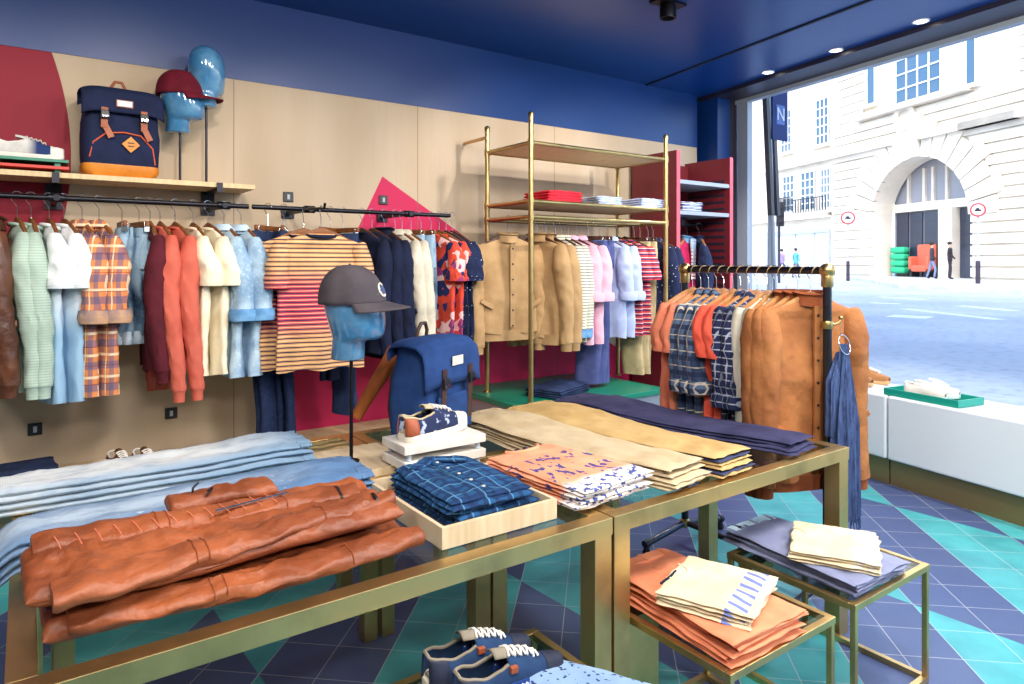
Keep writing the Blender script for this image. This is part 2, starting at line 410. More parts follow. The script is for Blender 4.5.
# rusticated courses
cr = MB(); h = .52; z = GZ+.25
while z < 9.6:
    zc = z+h/2; ro = AR+1.55; half = math.sqrt(max(0, ro*ro-(zc-AZ)**2)) if zc > AZ else (AR+.02)
    if zc > AZ: half = max(half, 0)
    if half > .1:
        if AU-half > -16: fb(cr, -16, AU-half, 0, .13, z, z+h-.09)
        fb(cr, AU+half, max(12.6, AU+half+.2), 0, .13, z, z+h-.09)
    else: fb(cr, -16, 12.6, 0, .13, z, z+h-.09)
    z += h
part(cr, 'rusticated_courses', M['stone'])
cr = MB(); z = 9.95
while z < 16: fb(cr, -16, 0.2, 0, .1, z, z+.43); z += .52
z = 9.9
while z < 16: fb(cr, 9.9, 12.2, 0, .1, z, z+.43); z += .52
part(cr, 'upper_courses', M['stone'])
vs = MB(); nv = 17
for i in range(nv):
    a0 = PI*(i+.05)/nv; a1 = PI*(i+.95)/nv; ro = AR+(1.9 if i % 2 else 1.5)
    if i == nv//2: ro = AR+2.3
    pts = [(AU+AR*math.cos(a0), AZ+AR*math.sin(a0)), (AU+ro*math.cos(a0), AZ+ro*math.sin(a0)), (AU+ro*math.cos(a1), AZ+ro*math.sin(a1)), (AU+AR*math.cos(a1), AZ+AR*math.sin(a1))]
    vs.loft([[F(u, n, zz) for u, zz in pts] for n in (-.4, .24+(.15 if i == nv//2 else 0))])
part(vs, 'voussoir_ring', M['stone'])
co_ = MB()
def cornice(pxa, pxb, py_at_a, h, n):
    ua, za = uz(pxa, py_at_a); ub, _ = uz(pxb, 0); fb(co_, ua, ub, 0, n, za-h, za)
cornice(1024, 923, 110, .35, .5); fb(co_, -16, 3, 0, .5, uz(1024, 110)[1]-.35, uz(1024, 110)[1])
cornice(897, 765, 139, .35, .45); cornice(974, 860, 84, .3, .6); cornice(832, 745, 207, .5, .35); cornice(832, 745, 213, .25, .5)
part(co_, 'cornice', M['stone'])
def win(x0, x1, yt, yb, name='window', nx=3, nz=4, n=.06, arch=False):
    u0, _ = uz(x1, 0); u1, _ = uz(x0, 0); xm = (x0+x1)/2; z1 = uz(xm, yt)[1]; z0 = uz(xm, yb)[1]
    f = part(fb(MB(), u0, u1, .0, n, z0, z1), name, M['win_dark'])
    g = MB(); t = .07
    for i in range(nx+1): uu = u0+(u1-u0)*i/nx; fb(g, uu-t/2, uu+t/2, n, n+.05, z0, z1)
    for i in range(nz+1): zz = z0+(z1-z0)*i/nz; fb(g, u0, u1, n, n+.05, zz-t/2, zz+t/2)
    g2 = part(g, 'glazing_bars', M['win_frame'], f)
    s_ = part(fb(MB(), u0-.25, u1+.25, 0, .3, z0-.22, z0-.04), 'sill', M['stone'], f)
win(782.5, 792, 111, 152, nz=5); win(817, 829.5, 99, 144, nz=5)
for a, b_, t_, q in ((784, 795, 176, 213), (802, 815.5, 172, 211), (822, 831, 169, 209)): win(a, b_, t_, q, nz=5, nx=3)
win(868, 876, 60, 104, nx=1, nz=1); win(897, 942, 38, 99, nx=4, nz=4); win(967, 977, 32, 84, nx=1, nz=1)  # widest one is an open niche, its shade painted as dark glass
bal = MB()
for (a, b_) in ((781, 797), (800, 833)):
    u0, z0 = uz(b_, 210); u1, _ = uz(a, 210)
    for i in range(13): uu = u0+(u1-u0)*i/12; fb(bal, uu-.02, uu+.02, .5, .54, z0, z0+.85)
    fb(bal, u0, u1, .48, .56, z0+.85, z0+.9)
part(bal, 'balcony_railing', M['black_iron'])
u_, z_ = uz(908, 117)
part(MB().loft([[F(u_+r*math.cos(a), n, z_+r*math.sin(a)) for a in [2*PI*k/20 for k in range(20)]] for r, n in ((.75, .0), (.75, .3), (.45, .3), (.45, .12))]), 'round_crest', M['stone'])
# ground floor shopfront on the left
sf = MB(); u0, z0 = uz(831, 228); u1, _ = uz(770, 228)
fb(sf, u0, u1, 0, .12, GZ+.13, z0); part(sf, 'pale_shopfront', plain('pale_shop_glass', (214, 222, 232), .3))
sf = MB()
for px in (770, 780, 797, 816, 831): u_, _ = uz(px, 0); fb(sf, u_-.08, u_+.08, .12, .22, GZ+.13, z0)
fb(sf, u0, u1, .12, .25, z0-.25, z0); part(sf, 'shopfront_frame', M['grey_frame'])
# inside the archway
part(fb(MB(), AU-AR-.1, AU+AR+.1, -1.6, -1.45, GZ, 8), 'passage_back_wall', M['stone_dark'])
part(fb(MB(), AU-AR, AU+AR, -1.45, -1.2, 4.3, 4.75), 'passage_fascia', M['stone'])
a_ = MB()
for uu in (AU-2.6, AU-1.9, AU-.4, AU+.5, AU+1.1, AU+2.2): fb(a_, uu-.08, uu+.08, -1.45, -1.3, 4.75, 6.6)
part(a_, 'fanlight_bars', M['stone'])
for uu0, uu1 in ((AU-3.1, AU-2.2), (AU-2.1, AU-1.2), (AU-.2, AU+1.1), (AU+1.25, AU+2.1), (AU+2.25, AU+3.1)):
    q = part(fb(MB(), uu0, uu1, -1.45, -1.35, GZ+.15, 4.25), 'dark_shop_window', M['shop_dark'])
part(fb(MB(), AU-1.15, AU-.3, -1.45, -.9, GZ+.1, 4.3), 'passage_pier', M['stone'])
# upper storeys of the shop's own building, they shade the street
struct('upper_storeys', MB().b2((-6, -12, CZ+.25), (5.2, 14, 15)), M['stone'])
# street furniture
def sign_post(px, base_py, sign_py, rad, label):
    p = atz(px, base_py, GZ); d = math.hypot(p.x, p.y)
    t = thing('traffic_sign', label, 'sign', p, math.atan2(-p.y, -p.x)+PI/2)
    fwd = p.x*SN+p.y*CS; zs = CAMH+(262-sign_py)/FPX*fwd-GZ
    MB().tube([(0, 0, 0), (0, 0, zs+.2)], .045, 10).build('post', M['grey_frame'], t)
    def disc(r, y0, y1): return MB().loft([[(r*math.cos(a), y, zs+r*math.sin(a)) for a in [2*PI*k/28 for k in range(28)]] for y in (y0, y1)])
    disc(rad, -.06, -.10).build('sign_rim', plain('sign_red', (206, 40, 50), .5), t, smooth=False)
    disc(rad*.76, -.10, -.105).build('sign_face', M['line_white'], t, smooth=False)
    MB().box((0, -.108, zs-.02), (rad*.8, .006, rad*.3)).box((-.05*rad, -.108, zs+rad*.18), (rad*.4, .006, rad*.2)).build('vehicle_symbol', M['black_plastic'], t, smooth=False)
    MB().box((0, 0, .5), (.16, .16, 1.0)).build('post_base', M['dark_frame'], t, smooth=False, bevel=.02)
sign_post(978, 287, 210, .26, 'round red-rimmed traffic sign on a post right of the archway')
sign_post(848, 281, 218, .33, 'round red-rimmed traffic sign on a post left of the archway')
p = atz(779, 283, GZ)
t = thing('traffic_light', 'dark traffic light on a pole before the white shopfront', 'traffic light', p, math.atan2(-p.y, -p.x)+PI/2)
MB().tube([(0, 0, 0), (0, 0, 3.6)], .06, 10).build('pole', M['dark_frame'], t)
MB().box((.05, -.25, 3.1), (.34, .3, 1.1)).build('signal_head', M['black_plastic'], t, smooth=False, bevel=.03)
for i in range(3): MB().lathe([(.11, 0), (.11, .12)], n=14).build('lens_hood', M['black_plastic'], t).matrix_local = Matrix.Translation((.05, -.4, 2.8+i*.32)) @ Matrix.Rotation(R(90), 4, 'X')
# banner and poles fixed outside beside the window
t = thing('hanging_banner', 'dark blue banner with a white letter hanging from wall poles', 'banner', G(.75, 2.75, 0))
MB().tube([(0, .05, GZ), (0, .02, 3.9)], .025, 10).tube([(.06, 0, GZ), (-.12, .0, 3.9)], .02, 10).build('pole', M['grey_frame'], t)
q = MB().box((.06, -.03, 3.02), (.26, .02, .52)).build('banner_cloth', plain('navy_banner', (34, 52, 106), .8), t, smooth=False)
MB().box((.06, -.042, 3.02), (.14, .004, .20)).build('banner_panel', plain('panel_blue', (96, 120, 180), .8), t, smooth=False)
def text_mesh(s, size, mm, parent, loc, rot=(R(90), 0, 0), ext=.001, name='lettering'):
    cu = bpy.data.curves.new(name, 'FONT'); cu.body = s; cu.size = size; cu.extrude = ext; cu.align_x = 'CENTER'; cu.align_y = 'CENTER'
    tmp = bpy.data.objects.new('tmp', cu); COL.objects.link(tmp); bpy.context.view_layer.update()
    me = bpy.data.meshes.new_from_object(tmp.evaluated_get(bpy.context.evaluated_depsgraph_get()))
    bpy.data.objects.remove(tmp); me.materials.clear(); me.materials.append(mm)
    o = bpy.data.objects.new(name, me); COL.objects.link(o); o.parent = parent; o.location = loc; o.rotation_euler = rot
    return o
text_mesh('N', .19, M['line_white'], t, (.06, -.048, 3.02))
for x in (-.10, .0): MB().bar((x+.06, .0, 1.98), (x-.05, .0, 3.4), .05, .05, (0, 1, 0)).build('lamp_arm', M['dark_frame'], t, smooth=False)
# people in the street
def person(loc, rz, label, coat, legs, hair=(40, 30, 24), stride=.18):
    P_ = [(0, 0, .93), (0, 0, 1.15), (0, 0, 1.40), (0, 0, 1.50), (0, -.01, 1.58), (0, -.01, 1.68),
          (-.10, 0, .88), (-.11, -stride, .48), (-.11, -stride*.6, .08), (-.11, -stride*.6-.14, .04),
          (.10, 0, .88), (.11, stride*.6, .48), (.11, stride*1.5, .10), (.11, stride*1.5-.13, .04),
          (-.19, 0, 1.40), (-.24, .04, 1.12), (-.24, -.10, .92), (.19, 0, 1.40), (.24, -.03, 1.12), (.22, -.18, .95)]
    rad = [.14, .135, .13, .055, .085, .08, .085, .06, .045, .04, .085, .06, .045, .04, .07, .05, .035, .07, .05, .035]
    ed = [(0, 1), (1, 2), (2, 3), (3, 4), (4, 5), (0, 6), (6, 7), (7, 8), (8, 9), (0, 10), (10, 11), (11, 12), (12, 13), (2, 14), (14, 15), (15, 16), (2, 17), (17, 18), (18, 19)]
    me = bpy.data.meshes.new('person'); me.from_pydata(P_, ed, [])
    mm = Mat('person_clothes', .85).base(legs); z = mm.axis('z')
    mm.mix(mm.math('GREATER_THAN', z, .86), coat); mm.mix(mm.math('GREATER_THAN', z, 1.50), (200, 150, 125)); mm.mix(mm.math('LESS_THAN', z, .1), (30, 28, 30))
    me.materials.append(mm.done())
    o = bpy.data.objects.new('person', me); COL.objects.link(o)
    o.modifiers.new('skin', 'SKIN').use_smooth_shade = True
    for i, r in enumerate(rad): me.skin_vertices[0].data[i].radius = (r, r*.85)
    me.skin_vertices[0].data[0].use_root = True
    sb = o.modifiers.new('sub', 'SUBSURF'); sb.levels = sb.render_levels = 1
    o.location = loc; o.rotation_euler = (0, 0, rz); tag(o, label, 'person')
    MB().ball((0, .015, 1.70), .095, 12, (1, 1.1, .9)).build('hair', plain('hair', hair, .8), o)
for (px, by, rz, lab, c1, c2, st) in ((932, 279, .5, 'person in dark jacket and jeans walking past the archway', (38, 42, 56), (110, 128, 160), .14),
                               (782, 277, 1.3, 'person in a lilac top walking by the white shopfront', (150, 130, 190), (60, 66, 90), .2),
                               (796, 278, 1.4, 'person in a teal top behind the one in lilac', (90, 160, 170), (90, 100, 120), .12),
                               (820, 276, -1.2, 'person in a pale pink top near the quoined pier', (225, 196, 196), (150, 150, 170), .16),
                               (950, 279.5, .2, 'person in black standing at the archway shop door', (24, 26, 34), (30, 34, 44), .05)):
    person(atz(px, by, GZ+.13 if px > 890 else GZ), rz, lab, c1, c2, stride=st)
for i in range(4):
    u_ = AU+2.45
    o = MB().box((0, 0, 0), (1.0, .5, .36)).build('cushion', plain('cushion_green', (40, 170, 120), .7), smooth=True, bevel=.12)
    o.location = F(u_, -1.0, GZ+.5+i*.37); o.rotation_euler = (0, 0, math.atan2(FD.y, FD.x))
    tag(o, 'green cushion in the archway shop window, %s of the stack' % ('bottom one', 'second from the bottom', 'third from the bottom', 'topmost')[i], 'cushion', 'green cushions in the archway')
t = thing('armchair', 'orange armchair in the dark shop window under the arch', 'chair', F(AU+.75, -.9, GZ+.15), math.atan2(FD.y, FD.x)+PI)
ocm = plain('orange_upholstery', (206, 96, 70), .8)
MB().box((0, 0, .45), (1.0, .6, .35)).build('seat', ocm, t, bevel=.08)
MB().box((0, .3, 1.1), (1.2, .2, 1.3)).build('backrest', ocm, t, bevel=.08)
for s_ in (-1, 1): MB().box((s_*.58, 0, .75), (.18, .6, .7)).build('armrest', ocm, t, bevel=.06)
for s_ in (-1, 1): MB().box((s_*.5, 0, .15), (.08, .5, .3)).build('leg', M['black_plastic'], t)

# ================================================================== WALL FIXTURES
RY, RZ = 3.84, 1.80            # wall rail
for i, (px, py, lab) in enumerate(((35, 429, 'low on the wall under the brown leather jacket'), (171, 413, 'below the coral jumpers'), (288, 197, 'above the striped tee display'),
                                   (383, 200, 'inside the tip of the raspberry triangle'), (287, 400, 'on the raspberry paint below the striped tee'))):
    p = aty(px, py, WY)
    t = thing('wall_socket', 'small square black rail socket %s' % lab, 'wall bracket', (p.x, WY-.002, p.z), 0, 'black sockets on the birch wall')
    MB().box((0, -.004, 0), (.062, .008, .062)).build('plate', M['black_plastic'], t, smooth=False, bevel=.003)
    MB().box((0, -.009, 0), (.016, .006, .03)).build('slot', M['grey_frame'], t, smooth=False)
def wall_rail(x0, x1, bxs, lab, nm):
    t = thing('clothes_rail', lab, 'rail', ((x0+x1)/2, RY, RZ), 0, 'black wall rails'); cx = (x0+x1)/2
    MB().tube([(x0-cx, 0, 0), (x1-cx, 0, 0)], .013, 14).build('rail_tube', M['black_iron'], t)
    for bx in bxs:
        b = MB().box((bx-cx, WY-RY-.008, -.0), (.075, .016, .06)).box((bx-cx, (WY-RY)/2, 0), (.022, WY-RY-.02, .022)).build('bracket', M['black_iron'], t, smooth=False)
        MB().tube([(bx-cx-.03, 0, 0), (bx-cx+.03, 0, 0)], .021, 14).tube([(bx-cx, -.016, 0), (bx-cx, -.034, 0)], .015, 12).build('clamp', M['black_iron'], b)
    return t
xa = aty(250, 205, RY).x
wall_rail(-.95, xa-.008, (.12, .86), 'black tube wall rail on the left, holding the leather jacket to the denim shirts', 'l')
wall_rail(xa+.012, 2.245, (1.32, 1.95), 'black tube wall rail on the right, holding the striped tees to the navy shirts', 'r')
SZ = 1.905
t = thing('wall_shelf', 'long pale birch shelf on black brackets above the left rail', 'shelf', (0, 4.09, SZ))
MB().b2((-1.2, -.15, 0), (1.048, .148, .026)).build('board', M['birch'], t, smooth=False, bevel=.002)
for bx in (.12, .86): MB().box((bx, .0, -.008), (.022, .30, .016)).box((bx, .142, -.03), (.07, .014, .06)).box((bx, -.155, .0), (.03, .014, .05)).build('bracket', M['black_iron'], t, smooth=False)

# ================================================================== BRASS SHELVING (etagere)
EX0, EX1, EY0, EY1 = 2.60, 3.846, 3.44, 3.94
t = thing('display_platform', 'low platform with a green lacquered top under the brass shelving', 'platform', (3.15, 3.78, 0))
MB().b2((-.65, -.46, .565), (.58, .44, .60)).build('top', M['green_board'], t, smooth=False, bevel=.004)
MB().b2((-.63, -.44, 0), (.56, .42, .563)).build('base', M['grey_shelf'], t, smooth=False)
t = thing('shelving_unit', 'open shelving frame of aged brass tube with two pale shelves and a hanging rail', 'shelving', (EX0, EY0, .60))
Wd, Dp = EX1-EX0, EY1-EY0
def knuckle(mb, p, r=.021):
    mb.ball(p, r, 12)
for (x, y, top) in ((0, 0, 2.44), (Wd, 0, 2.43), (0, Dp, 2.43), (Wd, Dp, 2.36)):
    MB().tube([(x, y, 0), (x, y, top-.6)], .0165, 14).lathe([(.03, 0), (.03, .008), (.018, .012)], (x, y, 0)).lathe([(.019, top-.63), (.019, top-.6), (.012, top-.592)], (x, y, 0), 14).build('post', M['brass_old'], t)
SHZ = (2.255, 1.885, 1.787)
for i, z in enumerate(SHZ):
    z -= .6
    fr = MB()
    for a, b in (((0, 0, z), (Wd, 0, z)), ((0, Dp, z), (Wd, Dp, z)), ((0, 0, z), (0, Dp, z)), ((Wd, 0, z), (Wd, Dp, z))): fr.tube([a, b], .0135, 12)
    for x in (0, Wd):
        for y in (0, Dp): fr.lathe([(.0205, z-.022), (.0205, z+.022)], (x, y, 0), 14)
    f = fr.build('frame_rail', M['brass_old'], t)
    if i < 2: MB().b2((.012, .012, z-.006), (Wd-.012, Dp-.012, z+.012)).build('shelf', M['birch'], t, smooth=False)
MB().tube([(0, Dp/2, SHZ[2]-.6-.0), (Wd, Dp/2, SHZ[2]-.6)], .0125, 12).build('hanging_rail', M['brass_old'], t)
MB().tube([(0, Dp, 1.76), (0, WY-EY0-.01, 1.76)], .012, 10).lathe([(.03, 0), (.03, .006)], (0, 0, 0), 16).build('wall_stay', M['copper'], t)
E2R = (EY0+EY1)/2
# burgundy bay
t = thing('shelving_bay', 'tall burgundy shelving bay with grey metal shelves beside the window', 'shelving', (4.62, 3.95, 0))
for s_, x in ((0, -.34), (1, .34)):
    sp = MB().b2((x-.02, -.25, 0), (x+.02, .24, 2.40)).build('side_panel', M['burgundy'], t, smooth=False)
    e = MB().b2((x-.02, -.256, 0), (x+.02, -.2502, 2.40))
    e.build('front_edge', M['pink_edge'], sp, smooth=False)
MB().b2((-.32, .20, 0), (.32, .24, 2.37)).build('back_panel', M['burgundy'], t, smooth=False)
for z in (2.15, 1.90): MB().b2((-.318, -.25, z-.015), (.318, .195, z+.018)).build('shelf', M['grey_shelf'], t, smooth=False, bevel=.002)
sl = MB()
for i in range(16): sl.box((.318, 0, 1.3+i*.06), (.006, .4, .02))
sl.build('slotted_track', M['dark_frame'], t, smooth=False)
MB().tube([(-.318, 0, 1.82), (.318, 0, 1.82)], .012, 10).box((0, -.0, 1.85), (.05, .03, .07)).build('hanging_rail', M['black_iron'], t)
BAYX, BAYY, BAYZ = 4.62, 3.95, 1.82

# ================================================================== TABLES
def table(x0, x1, y0, y1, ztop, legs, lab, name='display_table', grp='brass and glass tables', rw=.05, lw=.05, extra=None, cat='table', rh=.05):
    cx, cy = (x0+x1)/2, (y0+y1)/2; t = thing(name, lab, cat, (cx, cy, 0), 0, grp)
    a, b, c_, d = x0-cx, x1-cx, y0-cy, y1-cy
    f = MB()
    f.b2((a, c_, ztop-rh), (b, c_+rw, ztop)).b2((a, d-rw, ztop-rh), (b, d, ztop)).b2((a, c_+rw, ztop-rh), (a+rw, d-rw, ztop)).b2((b-rw, c_+rw, ztop-rh), (b, d-rw, ztop))
    f.build('top_frame', M['brass'], t, smooth=False, bevel=.0015)
    MB().b2((a+rw+.002, c_+rw+.002, ztop-.012), (b-rw-.002, d-rw-.002, ztop-.002)).build('glass_top', M['glass_table'], t, smooth=False)
    for lx, ly in legs: MB().b2((lx-cx-lw/2, ly-cy-lw/2, 0), (lx-cx+lw/2, ly-cy+lw/2, ztop-rh)).build('leg', M['brass'], t, smooth=False, bevel=.0015)
    if extra: extra(t, a, b, c_, d)
    return t
TZ = .75
def corners(x0, x1, y0, y1, h): return [(x0+h, y0+h), (x1-h, y0+h), (x0+h, y1-h), (x1-h, y1-h)]
table(-.03, 1.405, 1.46, 2.19, TZ, corners(-.03, 1.405, 1.46, 2.17, .035), 'brass framed glass table at front left, carrying the orange leather jackets', lw=.065)
table(1.411, 2.72, 1.46, 2.19, TZ, corners(1.411, 2.72, 1.46, 2.17, .035), 'brass framed glass table at front right, carrying the peach tees and trousers', lw=.065)
table(-.03, 1.15, 2.196, 2.86, TZ, [(.1, 2.55), (1.115, 2.55), (.1, 2.80), (1.115, 2.80)][:4], 'brass framed glass table behind on the left, under the pale washed jeans', lw=.055)
table(1.156, 2.50, 2.196, 2.86, TZ, [(1.19, 2.55), (2.45, 2.55), (1.6, 2.82), (2.45, 2.82)], 'brass framed glass table behind on the right, under the blue backpack', lw=.055)
def low(t, a, b, c_, d):
    f = MB(); r = .011
    for (p, q) in (((a, c_), (b, c_)), ((a, d), (b, d)), ((a, c_), (a, d)), ((b, c_), (b, d))):
        P_, Q_ = Vector((p[0], p[1], .011)), Vector((q[0], q[1], .011))
        P_.x += r*(1 if p[0] < 0 else -1); Q_.x += r*(1 if q[0] < 0 else -1); P_.y += r*(1 if p[1] < 0 else -1); Q_.y += r*(1 if q[1] < 0 else -1)
        f.bar(P_, Q_, .02, .02)
    f.build('base_frame', M['brass'], t, smooth=False)
    MB().b2((a+.03, d-.09, .022), (a+.16, d-.03, .39)).build('fin', M['brass'], t, smooth=False)
LZ = .42
for x0, x1, lab in ((1.50, 2.01, 'low brass and mirror table carrying the coral shorts'), (2.125, 2.635, 'low brass and mirror table carrying the grey blue shorts'), (.72, 1.225, 'low brass and mirror table carrying the pair of navy trainers')):
    t = table(x0, x1, 1.12, 1.605, LZ, corners(x0, x1, 1.12, 1.605, .011), lab, 'low_table', 'low brass tables', .022, .018, low, rh=.022)
M['glass_low'] = glass('smoked_low_glass', (.62, .66, .62), .16)
for o in bpy.data.objects:
    if o.name.startswith('glass_top') and o.parent and o.parent.name.startswith('low_table'):
        o.data.materials[0] = M['glass_low']

# ================================================================== PIPE RAIL (front right)
GX, GY0, GY1, GRZ = 2.89, 1.65, 2.45, 1.462
t = thing('pipe_clothes_rail', 'freestanding dark pipe clothes rail with round brass corner joints', 'rail', (GX, GY0, 0))
L = GY1-GY0
for y in (0, L):
    p_ = MB().tube([(0, y, .10), (0, y, GRZ-.02)], .019, 16).build('post', M['rack_iron'], t)
    MB().ball((0, y, GRZ), .034, 20).build('ball_joint', M['brass_old'], t)
    MB().lathe([(.024, -.028), (.026, -.02), (.026, .02), (.024, .028)], (0, y, GRZ-.045), 16).build('collar', M['brass_old'], p_)
    MB().lathe([(.023, 0), (.025, .004), (.025, .03), (.023, .034)], (0, y, 1.205), 16).build('collar', M['brass_old'], p_)
    MB().tube([(-.30, y, .055), (0, y, .10), (.30, y, .055)], .017, 14).build('foot', M['rack_iron'], t)
    MB().ball((0, y, .10), .03, 14).build('foot_joint', M['brass_old'], t)
    for s_ in (-1, 1): MB().tube([(s_*.285, y, .057), (s_*.31, y, .053)], .021, 14).lathe([(.018, 0), (.022, .01), (.014, .035)], (s_*.295, y, 0), 14).build('foot_cap', M['black_plastic'], t)
MB().tube([(0, 0, .10), (0, L, .10)], .015, 14).build('base_bar', M['rack_iron'], t)
ra = MB().tube([(0, .0, GRZ), (0, L, GRZ)], .0175, 16).build('top_rail', M['rack_iron'], t)
cp = []
for i in range(13*14+1):
    a = 2*PI*i/14; cp.append((.0185*math.cos(a), .03+(L-.06)*i/(13*14), GRZ+.0185*math.sin(a)))
MB().tube(cp, .0022, 6).build('spiral_cord', plain('cord_tan', (190, 160, 110), .7), t)
MB().tube([(0, 0, 1.225), (.03, -.02, 1.225), (.05, -.03, 1.235), (.055, -.032, 1.25)], .006, 10).ball((.055, -.032, 1.252), .010, 10).build('hook', M['brass_old'], t)

# ================================================================== GARMENTS ON HANGERS
# local axes: x across the shoulders, -y the front, z up, origin on the rail
def se(a, p):
    return math.copysign(abs(math.cos(a))**p, math.cos(a)), math.copysign(abs(math.sin(a))**p, math.sin(a))
def nz(x, y, z): return noise.noise(Vector((x, y, z)))
def crease(x, y, z): return 1-3.2*abs(nz(x, y, z))
def torso(W, L, T, seed, hem=1.0, fold=.012, zt=-.13, neck=.075, drop=.055, taper=1.0, rib=False):
    rings = []; n = 60; zs = zt-drop; levels = []
    for i in range(5): v = i/4; levels.append((zt-drop*v, neck+(W-neck)*v**.85, .016+.014*v))
    nb = 18
    nb = 34
    for i in range(1, nb+1):
        v = i/nb; wd = W*(1+(taper-1)*math.sin(min(1, v*1.6)*PI/2))*(1+(hem-1)*v*v)
        levels.append((zs-(L-drop)*v, wd, T*(.5+.5*min(1, v*2.6))))
    for (z, wd, t) in levels:
        v = max(0, (zs-z)/(L-drop)); r = []
        for k in range(n):
            a = 2*PI*k/n; cx, sy = se(a, .8)
            x = wd*cx; f = fold*v*(math.sin(x/W*5.5+seed*1.7+z*1.5)+.6*math.sin(x/W*11+seed*3.1-z*3))
            y = t*sy*(1+.25*nz(x*8, seed, z*6))+f+.012*nz(x*6+seed, sy, z*5)+.0035*crease(x*9+z*7, seed+sy, z*8)*(1 if sy > 0 else -1)*min(1, v*4)
            r.append((x*(1+.02*nz(seed, z*9, 0)), y, z+(.006*math.sin(x*30+seed) if v > .98 else 0)))
        rings.append(r)
    mb = MB(); mb.loft(rings, True, False)
    last = rings[-1]; up = [(p[0]*.96, p[1]*.8, p[2]+.03) for p in last]; mb.loft([last, up], False, True)
    return mb
def sleeve(side, W, zt, L, r0, r1, seed, out=.03, fwd=-.02, flare=0, yaw=0):
    rings = []; n = 24; m = 34
    for i in range(m+1):
        v = i/m
        x = side*(W-.02+out*math.sin(min(1, v*1.5)*PI/2)); z = zt-L*v+.012*(1-v); y = fwd*v*v+.012*math.sin(v*5+seed)
        rx = (r0+(r1-r0)*v)*(1+flare*v); ry = rx*.92
        g = min(1, .42+.58*(v*L/.13)**.8) if v*L < .13 else 1
        rx *= g*.6+.4 if i else .45; ry *= g
        wr = .06*math.sin(v*L*38+seed*2)
        rings.append([(x+rx*math.cos(a)*(1+wr*.4)*(1+.10*crease(math.cos(a)*1.5+seed, math.sin(a)*1.5, z*13)*min(1, v*4)), y+ry*math.sin(a)*(1+wr*math.cos(a*2+v*9+seed))*(1+.12*crease(math.cos(a)*1.5+seed, math.sin(a)*1.5+9, z*13)*min(1, v*4)), z+.006*math.cos(a)*side) for a in [2*PI*k/n for k in range(n)]])
    mb = MB().loft(rings, True, False); last = rings[-1]
    c = [sum(p[i] for p in last)/n for i in range(3)]
    mb.loft([last, [(c[0]+(p[0]-c[0])*.85, c[1]+(p[1]-c[1])*.85, p[2]+.03) for p in last]], False, True)
    return mb, Vector(c), (rx, ry)
def ringband(c, rx, ry, h, th=.008, n=20, wob=0, seed=0):
    rs = []
    for dz, k in ((-h/2, 1.0), (-h/2-.003, 1+th/rx*.5), (-h/2, 1+th/rx), (0, 1+th/rx*1.5), (h/2, 1+th/rx), (h/2, .95)):
        rs.append([(c[0]+rx*k*math.cos(a)*(1+wob*math.sin(3*a+seed)), c[1]+ry*k*math.sin(a), c[2]+dz+wob*.03*math.sin(2*a+seed)) for a in [2*PI*j/n for j in range(n)]])
    return MB().loft(rs, False, False)
def neckband(zt, neck, r=.008, ny=.035):
    pts = [(neck*math.cos(a), ny*math.sin(a)-.004, zt+.004-.022*(1-math.sin(a))*.5) for a in [2*PI*k/24 for k in range(25)]]
    return MB().tube(pts, r, 8)
def collar(zt, neck, h=.04, stand=False):
    rs = []
    for dz, k, dy in ((-.02, 1.0, 0), (h*.5, .86, 0), (h*.75, .9, 0), (h*.6, 1.12, .004), (-.005 if not stand else h*.5, 1.3 if not stand else .98, .01)):
        rs.append([(neck*k*math.cos(a)*.92, (.045*k)*math.sin(a), zt+dz-.03*max(0, -math.sin(a))*(1.3 if not stand else .4)) for a in [2*PI*j/28 for j in range(28)]])
    return MB().loft(rs, False, False)
def hook(mb):
    mb.tube([(0, 0, -.125), (0, 0, -.045), (.008, 0, -.033), (.0185, 0, -.02), (.023, 0, -.004), (.019, 0, .012), (.008, 0, .0215), (-.006, 0, .0215), (-.018, 0, .012), (-.021, 0, 0)], .0018, 6)
def hanger_proto(kind, mat):
    t = thing('hanger', '', 'hanger')
    if kind == 'wishbone':
        pts = [(-.19, 0, -.155), (-.15, -.002, -.138), (-.08, -.003, -.108), (0, 0, -.085), (.08, -.003, -.108), (.15, -.002, -.138), (.19, 0, -.155)]
        s_ = []
        for i in range(len(pts)):
            x, y, z = pts[i]; h = (.011, .014, .017, .021, .017, .014, .011)[i]; th = .0075 if i in (0, 6) else .0095
            s_.append([(x, y+th*a, z-.03+h*b_) for a, b_ in ((-1, -.6), (-.6, -1), (.6, -1), (1, -.6), (1, .6), (.6, 1), (-.6, 1), (-1, .6))])
        MB().loft(s_).build('hanger_body', mat, t)
    else:
        MB().box((0, 0, -.115), (.26, .018, .028)).build('hanger_body', mat, t, bevel=.004)
        for s_ in (-1, 1): MB().box((s_*.11, 0, -.13), (.012, .026, .05)).build('clip', M['chrome'], t, bevel=.002)
    h_ = MB(); hook(h_)
    o = h_.build('hook', M['chrome'], t); o.rotation_euler = (0, 0, R(90))
    return t
PARK = []
HANG = {}
def get_hanger(kind, mat):
    if (kind, mat) not in HANG: HANG[(kind, mat)] = [hanger_proto(kind, M[mat]), False]
    h_ = HANG[(kind, mat)]
    if not h_[1]: h_[1] = True; return h_[0]
    return copy_tree(h_[0])
def buttons(par, xs, zs, y, mat, r=.005):
    for z in zs:
        MB().lathe([(r, 0), (r, .003), (r*.6, .004)], n=10).build('button', mat, par).matrix_local = Matrix.Translation((xs, y, z)) @ Matrix.Rotation(R(90), 4, 'X')
